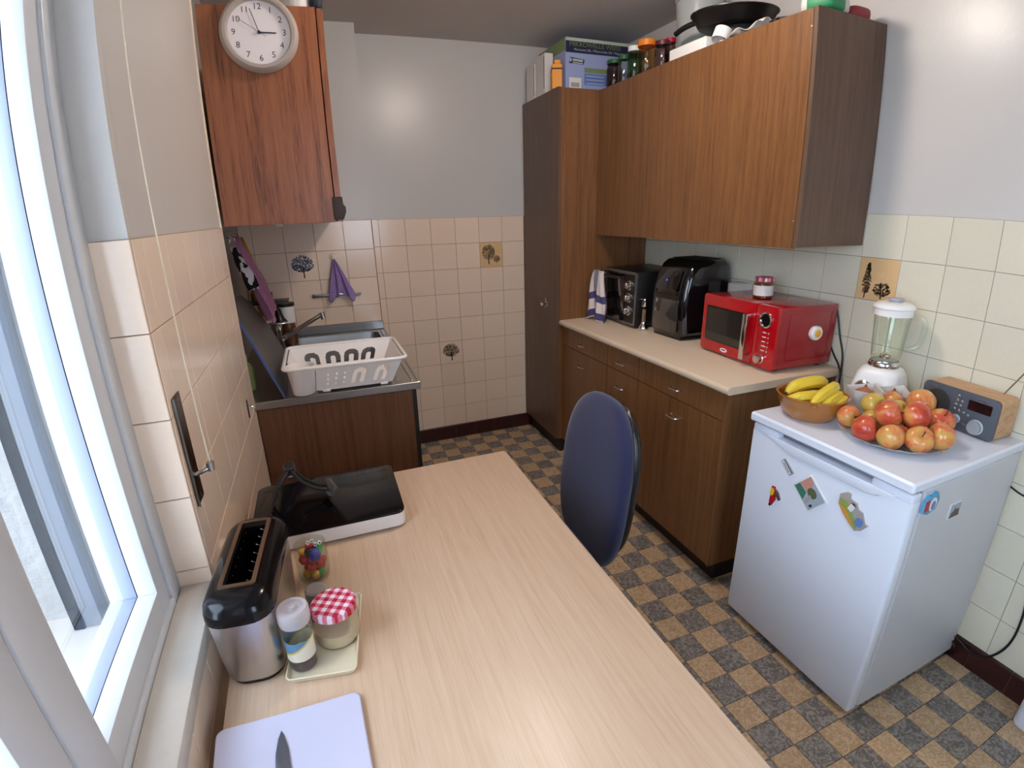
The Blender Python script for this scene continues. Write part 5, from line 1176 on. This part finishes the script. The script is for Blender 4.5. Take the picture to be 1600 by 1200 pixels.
wall_with_arches('near_side', (BX0, BY0, za), (BX1, BY0, za), (TX0 + 0.10, TY0, zr), (TX1, TY0, zr), [(0.52, 0.022, 0.12, 0.55, True), (0.80, 0.022, 0.12, 0.55, True)] + [(0.14 + 0.10 * (k % 3), 0.004, 0.18 + 0.2 * (k // 3), 0.24 + 0.2 * (k // 3), False) for k in range(9)])
wall_with_arches('right_end', (BX1, BY0, za), (BX1, BY1, za), (TX1, TY0, zr), (TX1, TY1, zr), [])
wall_with_arches('left_end', (BX0 - 0.02, BY0, za), (BX0 - 0.06, BY1, za), (TX0 + 0.0, TY0 + 0.1, zr), (TX0, TY1, zr), [(0.5, 0.004, 0.3, 0.55, False), (0.6, 0.004, 0.3, 0.55, False)])
b = BM(); out_ = rrect(TX0 - 0.010, TX1 + 0.012, TY0 - 0.012, TY1 + 0.010, 0.03, 5)
add_tube(b, [(x, y, zr + 0.001) for x, y in out_], 0.007, 8, True, S(1, 1, 1)); obj('rim', b, 'rack_white', dk, smooth=60)
b = BM(); add_lathe(b, [(0, 0.004), (0.036, 0.004), (0.038, 0.006), (0.049, 0.106), (0.053, 0.110), (0.049, 0.110), (0.046, 0.106), (0.035, 0.010), (0, 0.008)], 28, T(-0.158, -0.128, 0)); obj('cutlery_cup', b, 'rack_white', dk, smooth=50)
for sx, sy in ((-0.08, -0.13), (0.13, -0.13), (-0.08, 0.13), (0.13, 0.13)):
    b = BM(); add_box(b, (sx - 0.014, sy - 0.006, 0.0), (sx + 0.014, sy + 0.006, 0.012), 0.002); obj('foot', b, 'rack_white', dk)

# splash tray leaning on the left wall
lt = thing('baking_tray', 'dark grey tray with blue edge leaning beside the dish rack', 'tray', (-1.300, -1.02, 0.8556))
LM = Matrix(((0, -0.42, 0.9, 0), (1, 0, 0, 0), (0, 0.9, 0.42, 0), (0, 0, 0, 1)))      # outline x -> world y, y -> up and leaning towards -x
b = BM(); add_prism(b, [(-0.225, 0.0), (0.25, 0.0), (0.32, 0.04), (0.36, 0.12), (0.37, 0.22), (0.33, 0.31), (0.24, 0.355), (0.10, 0.365), (-0.02, 0.362), (-0.05, 0.350)], -0.003, 0.003, LM, bev=0.001); obj('sheet', b, mat('tray_grey', (92, 88, 86), 0.45), lt)
b = BM(); add_prism(b, [(-0.233, 0.0), (-0.2258, 0.0), (-0.0508, 0.350), (-0.058, 0.350)], -0.0036, 0.0036, LM); obj('edge_strip', b, mat('tray_edge_blue', (70, 96, 160), 0.4), lt)
# hook rail with cloths on the alcove wall
hr = thing('hook_rail', 'steel hook rail on the alcove wall above the sink', 'rail', (XA + 0.002, -0.62, 1.40))
b = BM(); add_box(b, (0, -0.20, 0), (0.004, 0.20, 0.03), 0.001); obj('strip', b, 'steel', hr)
for y in (-0.15, 0.0, 0.15):
    b = BM(); add_tube(b, spline([(0.004, y, 0.02), (0.03, y, 0.012), (0.034, y, -0.006), (0.03, y, -0.012)], 4), 0.0028, 6); add_sell(b, (0.03, y, -0.013), (0.005, 0.005, 0.005), 1, 1, 10, 6); obj('hook', b, 'chrome', hr)
def hang(y0, wid, z1, z0, seed, out, x0=XA + 0.03):
    rd_ = random.Random(seed); ph1, ph2 = rd_.uniform(0, 6), rd_.uniform(0, 6)
    def fn(u, v):
        sp_ = 0.15 + 0.85 * min(1, v * 1.8) ** 0.8
        return Vector((x0 + out * v + 0.018 * sp_ * math.sin(u * 14 + ph1) + 0.008 * math.sin(u * 27 + ph2 + v * 5), y0 + (u - 0.5) * wid * sp_ + 0.01 * math.sin(v * 7 + ph2), z1 + (z0 - z1) * v + 0.02 * math.sin(u * 6 + ph1) * v))
    return fn
mat('cloth_pink', (190, 128, 160), 0.9, var=(30, 0.15)); mat('cloth_yellow', (200, 150, 50), 0.9, var=(30, 0.1)); mat('cloth_purple', (158, 130, 188), 0.9, var=(60, 0.25), bump=(200, 0.4))
tag(cloth('dish_cloth', hang(-0.42, 0.16, 1.40, 1.03, 4, 0.06, XA + 0.035), 24, 20, 'cloth_yellow'), 'yellow cloth hanging behind the pink cloth', 'cloth')
tag(cloth('dish_cloth', hang(-0.60, 0.20, 1.41, 1.05, 9, 0.10, XA + 0.04), 26, 22, 'cloth_pink'), 'pink cloth hanging on the hook rail above the sink', 'cloth')
zb_ = mat('cloth_blackwhite', (236, 230, 228), 0.9); nt = zb_.node_tree; N = nt.nodes; K = nt.links; pb = N['Principled BSDF']
ge = N.new('ShaderNodeTexCoord'); vz = N.new('ShaderNodeTexNoise'); vz.inputs['Scale'].default_value = 16; K.new(ge.outputs['Object'], vz.inputs[0]); cr = N.new('ShaderNodeValToRGB'); cr.color_ramp.interpolation = 'CONSTANT'; cr.color_ramp.elements[0].color = L(28, 24, 26); cr.color_ramp.elements[1].position = 0.5; cr.color_ramp.elements[1].color = L(232, 224, 226); K.new(vz.outputs['Fac'], cr.inputs[0]); K.new(cr.outputs[0], pb.inputs['Base Color'])
tag(cloth('pot_holder', hang(-0.72, 0.09, 1.37, 1.20, 15, 0.05, XA + 0.04), 18, 14, 'cloth_blackwhite', 0.006), 'black and white pot holder hanging at the left of the pink cloth', 'pot holder')
# purple cloth on a suction hook, magnetic bar
sh_ = thing('suction_hook', 'small cream suction hook on the tiles above the sink', 'hook', (-1.043, YS - 0.0005, 1.268))
b = BM(); add_lathe(b, [(0, 0), (0.020, 0), (0.019, 0.003), (0.010, 0.008), (0, 0.010)], 20, RX(PI / 2)); obj('cup', b, 'cream_melamine', sh_)
b = BM(); add_tube(b, spline([(0, -0.008, 0.002), (0, -0.02, -0.002), (0, -0.024, -0.012), (0, -0.020, -0.018)], 4), 0.003, 6); obj('hook', b, 'cream_melamine', sh_)
def purple(u, v):
    sp_ = 0.06 + 0.94 * v ** 0.9; x = -1.040 + (u - 0.42) * 0.145 * sp_ + 0.01 * v
    return Vector((x, YS - 0.026 - 0.020 * sp_ * (0.6 + 0.5 * math.sin(u * 17)) - 0.004 * math.sin(u * 31 + v * 3), 1.258 - 0.200 * v - 0.022 * v * math.sin(u * 8.5 + 0.6) - 0.010 * v * math.sin(u * 23)))
tag(cloth('cleaning_cloth', purple, 40, 24, 'cloth_purple'), 'purple cleaning cloth hanging from the suction hook', 'cloth')
kb = thing('magnetic_bar', 'thin steel knife bar with red end on the sink tiles', 'bar', (-1.042, YS - 0.0005, 1.066))
b = BM(); add_box(b, (-0.125, -0.014, -0.009), (0.125, 0, 0.009), 0.002); obj('bar', b, 'steel', kb)
b = BM(); add_box(b, (-0.131, -0.015, -0.010), (-0.1252, 0, 0.010), 0.002); obj('end_cap', b, mat('red_plastic', (140, 20, 34), 0.4), kb)
# soap dispenser group behind the tap
mg = thing('paper_mug', 'white mug with dark rim on the ledge behind the tap', 'mug', (-1.305, -0.36, 0.8545))
b = BM(); add_lathe(b, [(0, 0), (0.030, 0), (0.034, 0.006), (0.034, 0.10), (0.030, 0.112)], 22); obj('brown_jar', b, mat('brown_jar_glaze', (96, 62, 44), 0.3), mg)
b = BM(); add_lathe(b, [(0.030, 0.112), (0.036, 0.116), (0.040, 0.205), (0.037, 0.205), (0.033, 0.120), (0, 0.118)], 24); obj('cup', b, 'white_plastic', mg)
b = BM(); add_lathe(b, [(0.0405, 0.198), (0.042, 0.198), (0.042, 0.214), (0, 0.214)], 24); obj('rim', b, 'black_plastic', mg)
br = thing('bell_brush', 'dark bell-shaped plunger hanging from the rack behind the tap', 'plunger', (-1.338, -0.44, 0.985))
b = BM(); add_lathe(b, [(0, 0.002), (0.034, 0), (0.036, 0.006), (0.024, 0.022), (0.016, 0.048), (0.012, 0.068), (0.004, 0.074), (0.004, 0.10)], 22); obj('bell', b, 'black_plastic', br)
sf = thing('shelf_bracket', 'dark wire shelf over the tap', 'shelf', (XA + 0.003, -0.42, 1.085))
b = BM(); add_box(b, (0.0, -0.07, 0.0), (0.205, 0.06, 0.008), 0.002); obj('board', b, 'black_plastic', sf); b = BM(); add_box(b, (0.03, 0.045, 0.008), (0.13, 0.058, 0.045), 0.003); obj('tin', b, mat('khaki_tin', (110, 100, 70), 0.5), sf)
cable('white_hose', [(-1.395, -0.50, 1.085), (-1.372, -0.50, 1.05), (-1.358, -0.50, 1.00), (-1.366, -0.505, 0.95), (-1.385, -0.52, 0.90), (-1.375, -0.56, 0.862)], 0.006, 'cream hose hanging behind the tap', 'cream_melamine')
sbt = thing('soap_bottle', 'pale green bottle behind the leaning tray', 'bottle', (-1.435, -1.09, 0.8545))
b = BM(); add_lathe(b, [(0, 0), (0.026, 0), (0.028, 0.006), (0.028, 0.09), (0.012, 0.11), (0.012, 0.12)], 20); obj('body', b, mat('soap_green', (170, 176, 110), 0.35), sbt); b = BM(); add_lathe(b, [(0.013, 0.118), (0.014, 0.118), (0.014, 0.14), (0, 0.141)], 16); obj('cap', b, 'white_plastic', sbt)
hk = thing('wall_hook', 'small chrome hook on the left wall tiles by the sink', 'hook', (XL + 0.0006, -1.43, 0.892))
b = BM(); add_box(b, (0, -0.006, -0.03), (0.003, 0.006, 0.03), 0.0012); obj('plate', b, 'steel_dark', hk); b = BM(); add_tube(b, spline([(0.003, 0, 0.01), (0.016, 0, 0.006), (0.02, 0, -0.006), (0.018, 0, -0.014)], 4), 0.003, 8); obj('hook', b, 'chrome', hk)

# ------------------------------------------------------------------ roller shutter strap plate and cord on the left wall
sw = thing('shutter_winder', 'long steel roller shutter winder plate on the left wall', 'winder', (XL + 0.0006, -2.158, 1.072))
b = BM(); add_box(b, (0, -0.026, -0.108), (0.0025, 0.026, 0.108), 0.001); obj('plate', b, mat('winder_steel', (112, 92, 82), 0.3, metal=1.0), sw)
b = BM(); add_box(b, (0.0025, -0.027, -0.109), (0.0055, -0.0235, 0.109), 0.001); obj('folded_edge', b, mat('winder_edge', (108, 122, 112), 0.4, metal=0.6), sw)
b = BM(); add_tube(b, [(0.002, 0.005, -0.055), (0.030, 0.008, -0.046)], 0.0045, 8); add_tube(b, [(0.030, 0.008, -0.052), (0.030, 0.008, -0.034)], 0.007, 10); obj('cleat', b, 'steel', sw)
for z in (-0.096, 0.098):
    b = BM(); add_lathe(b, [(0, 0), (0.004, 0), (0, 0.0018)], 8, T(0.0025, 0.004, z) @ RY(PI / 2)); obj('screw', b, 'steel', sw)
b = BM(); add_tube(b, [(0.030, 0.008, -0.042), (0.028, 0.006, 0.128), (0.025, 0.0, 0.628), (0.023, -0.002, ZC - 1.073)], 0.0014, 6); obj('cord', b, 'cream_melamine', sw)['label'] = 'thin cream shutter cord running up the left wall'

# ------------------------------------------------------------------ things on top of the cabinets
ZQ = 2.0902; ZU = 2.0875
bx = thing('cardboard_box', 'large blue and navy microwave carton on the tall cabinet', 'box', (0.43, -0.280, ZQ))
mat('box_blue', (150, 160, 200), 0.6, var=(6, 0.08)); mat('box_navy', (22, 26, 66), 0.6); mat('box_green', (120, 136, 92), 0.6); mat('box_pale', (178, 190, 178), 0.6); mat('box_midblue', (92, 118, 186), 0.6); mat('box_olive', (120, 132, 60), 0.6)
b = BM(); add_box(b, (-0.212, -0.172, 0.0), (0.300, 0.17, 0.252), 0.001, 1); obj('carton', b, 'box_blue', bx)
def fy(b_, poly, y_, d=0.0004): add_prism(b_, poly, 0, d, T(0, y_, 0) @ RX(PI / 2))
b = BM(); fy(b, [(-0.211, 0.18), (0.299, 0.18), (0.299, 0.236), (-0.211, 0.236)], -0.1722); bn = obj('navy_band', b, 'box_navy', bx, smooth=0)
b = BM(); fy(b, [(-0.211, 0.2362), (0.299, 0.2362), (0.299, 0.2518), (-0.211, 0.2518)], -0.1722); obj('pale_band', b, 'box_pale', bx, smooth=0)
b = BM(); add_text(b, 'MIKROWELLE WEISS', T(-0.035, -0.1732, 0.221) @ RX(PI / 2) @ S(0.034, 0.032, 1)); obj('title_print', b, 'box_olive', bn, smooth=0)
b = BM(); add_text(b, 'Microwave 20L / Micro-ondes 20L / Magnetron 20L', T(0.010, -0.1732, 0.196) @ RX(PI / 2) @ S(0.0165, 0.017, 1)); obj('subtitle_print', b, 'box_pale', bn, smooth=0)
b = BM(); fy(b, [(-0.192, 0.128), (-0.105, 0.126), (-0.100, 0.150), (-0.185, 0.158)], -0.1722); lgp = obj('logo_patch', b, 'box_navy', bx, smooth=0)
b = BM()
for q_ in ([(-0.170, 0.140), (-0.110, 0.138), (-0.110, 0.148), (-0.170, 0.151)], [(-0.188, 0.138), (-0.178, 0.136), (-0.176, 0.152), (-0.184, 0.154)], [(-0.17, 0.130), (-0.11, 0.128), (-0.11, 0.133), (-0.17, 0.135)]): fy(b, q_, -0.1727)
tag(obj('logo_print', b, 'box_pale', lgp, smooth=0), kind='stuff')
b = BM(); fy(b, rrect(-0.10, 0.06, 0.088, 0.112, 0.003), -0.1722); obj('green_panel', b, 'box_green', bx, smooth=0)
b = BM(); fy(b, rrect(-0.10, 0.06, 0.028, 0.084, 0.003), -0.1722); bp = obj('blue_panel', b, 'box_midblue', bx, smooth=0)
b = BM()
for k in range(3): fy(b, [(-0.092, 0.070 - 0.018 * k), (0.02, 0.070 - 0.018 * k), (0.02, 0.074 - 0.018 * k), (-0.092, 0.074 - 0.018 * k)], -0.1727)
tag(obj('panel_print', b, 'box_pale', bp, smooth=0), kind='stuff')
b = BM(); fy(b, rrect(-0.190, -0.118, 0.010, 0.060, 0.002), -0.1722); bl_ = obj('barcode_label', b, 'white_card', bx, smooth=0)
b = BM()
for k in range(16): fy(b, [(-0.178 + k * 0.003, 0.014), (-0.178 + k * 0.003 + (0.001 if k % 3 else 0.0018), 0.014), (-0.178 + k * 0.003 + (0.001 if k % 3 else 0.0018), 0.036), (-0.178 + k * 0.003, 0.036)], -0.1727)
tag(obj('barcode', b, 'black_plastic', bl_, smooth=0), kind='stuff')
b = BM(); add_box(b, (-0.2126, -0.17, 0.19), (-0.2121, 0.168, 0.251)); obj('side_band', b, 'box_green', bx, smooth=0)
yb = thing('yellow_box', 'orange yellow carton with brown stripe in front of the blue box', 'box', (0.185, -0.415, ZQ), math.radians(-20))
b = BM(); add_box(b, (-0.028, -0.045, 0), (0.024, 0.045, 0.118), 0.0015, 1); add_box(b, (-0.016, -0.040, 0.118), (0.016, 0.040, 0.140), 0.004, 2); obj('carton', b, mat('box_orange', (232, 150, 36), 0.55), yb)
b = BM(); add_box(b, (-0.0285, -0.0455, 0.092), (0.0245, 0.0455, 0.100)); obj('stripe', b, mat('box_brown', (70, 34, 22), 0.6), yb)
wb_ = thing('white_box', 'narrow white carton standing left of the yellow carton', 'box', (0.184, -0.265, ZQ)); b = BM(); add_box(b, (-0.026, -0.055, 0), (0.024, 0.055, 0.205), 0.001, 1); obj('carton', b, 'white_card', wb_); b = BM(); add_box(b, (-0.0265, -0.05, 0.03), (-0.0262, -0.044, 0.19)); obj('dark_edge', b, 'black_matt', wb_)
wb_ = thing('white_box', 'white carton at the far left end of the tall cabinet top', 'box', (0.182, -0.12, ZQ)); b = BM(); add_box(b, (-0.024, -0.06, 0), (0.024, 0.06, 0.185), 0.001, 1); obj('carton', b, 'white_card', wb_); b = BM(); add_box(b, (-0.0245, -0.052, 0.02), (-0.0242, -0.047, 0.17)); obj('dark_edge', b, 'black_matt', wb_)
def store_jar(x, y, r, h, glass, lid, lidh, label, content=None, name='storage_jar', neck=False):
    t = thing(name, label, 'jar' if not neck else 'bottle', (x, y, ZU))
    b_ = BM(); add_lathe(b_, [(0, 0), (r * 0.92, 0), (r, 0.005), (r, h * 0.78), (r * (0.5 if neck else 0.88), h * 0.9), (r * (0.45 if neck else 0.88), h)], 24); obj('glass', b_, glass, t, smooth=60)
    b_ = BM(); lr = r * (0.52 if neck else 0.95); add_lathe(b_, [(lr, h - 0.004), (lr, h + lidh - 0.002), (lr * 0.94, h + lidh), (0, h + lidh)], 24); obj('lid', b_, lid, t)
    if content:
        b_ = BM(); add_lathe(b_, [(0, 0.003), (r * 0.93, 0.003), (r * 0.93, h * 0.62), (0, h * 0.64)], 20); obj('contents', b_, content, t)
mat('lid_green', (40, 96, 56), 0.5); mat('lid_orange', (232, 130, 30), 0.45); mat('lid_wine', (86, 20, 32), 0.45); mat('lid_red', (190, 24, 50), 0.45); mat('dark_contents', (66, 50, 52), 0.7); mat('tan_contents', (170, 140, 92), 0.8)
store_jar(0.452, -0.552, 0.040, 0.120, 'smoke_glass', 'lid_green', 0.016, 'storage jar with green lid and dark contents nearest the blue box', 'dark_contents')
store_jar(0.450, -0.650, 0.030, 0.118, 'jar_glass', 'lid_green', 0.016, 'slim clear jar with green lid beside the dark jar')
store_jar(0.452, -0.744, 0.036, 0.132, 'green_glass', 'white_plastic', 0.020, 'green tinted jar with white lid on the wall cabinet')
store_jar(0.520, -0.672, 0.036, 0.150, 'jar_glass', 'lid_orange', 0.020, 'rear clear jar with orange lid on the wall cabinet')
store_jar(0.448, -0.850, 0.045, 0.128, 'amber_glass', 'lid_orange', 0.024, 'front honey jar with orange lid on the wall cabinet', None)
store_jar(0.448, -0.975, 0.036, 0.100, 'smoke_glass', 'lid_wine', 0.016, 'short jar with wine red lid on the wall cabinet')
store_jar(0.545, -0.900, 0.026, 0.140, 'smoke_glass', 'lid_red', 0.018, 'jar with bright red lid behind the wine red one', 'dark_contents')
bk = thing('plastic_bucket', 'translucent white bucket behind the black pan', 'bucket', (0.622, -1.010, ZU))
b = BM(); add_lathe(b, [(0, 0), (0.090, 0), (0.094, 0.004), (0.108, 0.285), (0.113, 0.286), (0.113, 0.298), (0.106, 0.298), (0.104, 0.28), (0.091, 0.008), (0, 0.006)], 32); obj('shell', b, 'bucket_plastic', bk, smooth=50)
pn = thing('frying_pan', 'black frying pan stored on the wall cabinet', 'pan', (0.560, -1.300, ZU + 0.092)); pn.rotation_euler = (math.radians(3), math.radians(-2), 0)
b = BM(); add_lathe(b, [(0, 0.0), (0.130, 0.0), (0.142, 0.006), (0.168, 0.052), (0.174, 0.054), (0.174, 0.058), (0.164, 0.056), (0.136, 0.010), (0, 0.006)], 40); obj('bowl', b, 'black_plastic', pn, smooth=50)
b = BM(); add_tube(b, spline([(-0.09, 0.135, 0.044), (-0.105, 0.17, 0.036), (-0.115, 0.20, 0.026), (-0.12, 0.225, 0.016)], 5), 0.012, 8, M=None); obj('handle', b, 'black_plastic', pn, smooth=60)
b = BM(); add_lathe(b, [(0, 0), (0.10, 0), (0.105, 0.004), (0.105, 0.086), (0.0, 0.088)], 30); tag(obj('round_tin', b, 'black_matt', loc=(0.585, -1.30, ZU)), 'black round tin under the frying pan', 'tin')
wt = thing('white_tray', 'long white plastic tray at the cabinet edge in front of the pan', 'tray', (0.437, -1.195, ZU), math.radians(0)); b = BM(); add_prism2(b, rrect(-0.030, 0.030, -0.118, 0.116, 0.006), 0.0, 0.046, 0.004); obj('box', b, 'white_plastic', wt)
wc = thing('white_ring', 'curved white plastic ring beside the white tray', 'ring', (0.434, -1.375, ZU + 0.034)); wc.rotation_euler = (0.2, 0.35, 0.5)
b = BM(); ar = [(0.034 * math.cos(t), 0.034 * math.sin(t)) for t in [0.2 + k * 4.6 / 16 for k in range(17)]]; add_grid(b, lambda u, v: Vector((0.034 * math.cos(0.2 + 4.6 * u), 0.034 * math.sin(0.2 + 4.6 * u), -0.022 + 0.044 * v)), 20, 2, 0, 0.003); obj('band', b, 'white_plastic', wc, smooth=60)
for y in (-0.02, 0.012):
    b = BM(); add_tube(b, [(-0.005, y - 0.045, -0.026), (0.005, y + 0.03 - 0.045, -0.024)], 0.007, 8); obj('peg', b, 'white_plastic', wc)
def crumple(name, c, r, seed, m, label, cat):
    rd_ = random.Random(seed)
    def fn(u, v): return Vector((c[0] + (u - 0.5) * 2 * r[0], c[1] + (v - 0.5) * 2 * r[1], c[2] + r[2] * (0.25 + 0.35 * math.sin(u * 7 + seed) * math.cos(v * 6 + seed) + 0.4 * math.sin(v * 11 + u * 5))))
    return tag(cloth(name, fn, 14, 18, m, 0.0015), label, cat)
crumple('crumpled_bag', (0.455, -1.52, ZU + 0.014), (0.045, 0.09, 0.022), 3, 'white_card', 'crumpled pale bag right of the frying pan', 'bag')
crumple('dark_cloth', (0.47, -1.585, ZU + 0.012), (0.03, 0.05, 0.018), 6, mat('brown_cloth', (66, 46, 36), 0.9), 'scrap of brown cloth on the cabinet edge', 'cloth')
pk = thing('food_packet', 'green and white food packet on the near end of the wall cabinet', 'packet', (0.50, -1.795, ZU), math.radians(12)); b = BM(); add_sell(b, (0, 0, 0.032), (0.07, 0.062, 0.031), 0.5, 0.45, 28, 10); obj('bag', b, 'white_card', pk, smooth=60)
b = BM(); add_sell(b, (-0.02, -0.01, 0.032), (0.052, 0.054, 0.0318), 0.5, 0.45, 28, 10); obj('green_print', b, mat('packet_green', (46, 140, 92), 0.5, var=(30, 0.3)), pk, smooth=60)
pk = thing('red_packet', 'red packet behind the green one on the wall cabinet', 'packet', (0.635, -1.79, ZU)); b = BM(); add_sell(b, (0, 0, 0.024), (0.05, 0.055, 0.023), 0.5, 0.5, 24, 10); obj('bag', b, mat('packet_red', (150, 50, 56), 0.5), pk, smooth=60)
# on the left cabinet
pr = thing('paper_roll', 'cream paper roll on top of the left wall cabinet', 'roll', (-1.098, -1.185, 2.1085)); b = BM(); add_lathe(b, [(0.018, 0), (0.052, 0), (0.052, 0.11), (0.018, 0.11)], 28, T(0, 0, 0), close=True); obj('paper', b, 'white_card', pr); b = BM(); add_lathe(b, [(0.016, 0.001), (0.0179, 0.001), (0.0179, 0.109), (0.016, 0.109)], 20, close=True); obj('core', b, 'table_edge', pr)
b = BM(); add_sell(b, (0, 0, 0.03), (0.022, 0.04, 0.029), 0.6, 0.7, 22, 10); tag(obj('dark_pouch', b, mat('pouch_navy', (34, 38, 50), 0.7), loc=(-1.020 - 0.018, -1.20, 2.1085)), 'dark pouch beside the paper roll on the left cabinet', 'pouch')
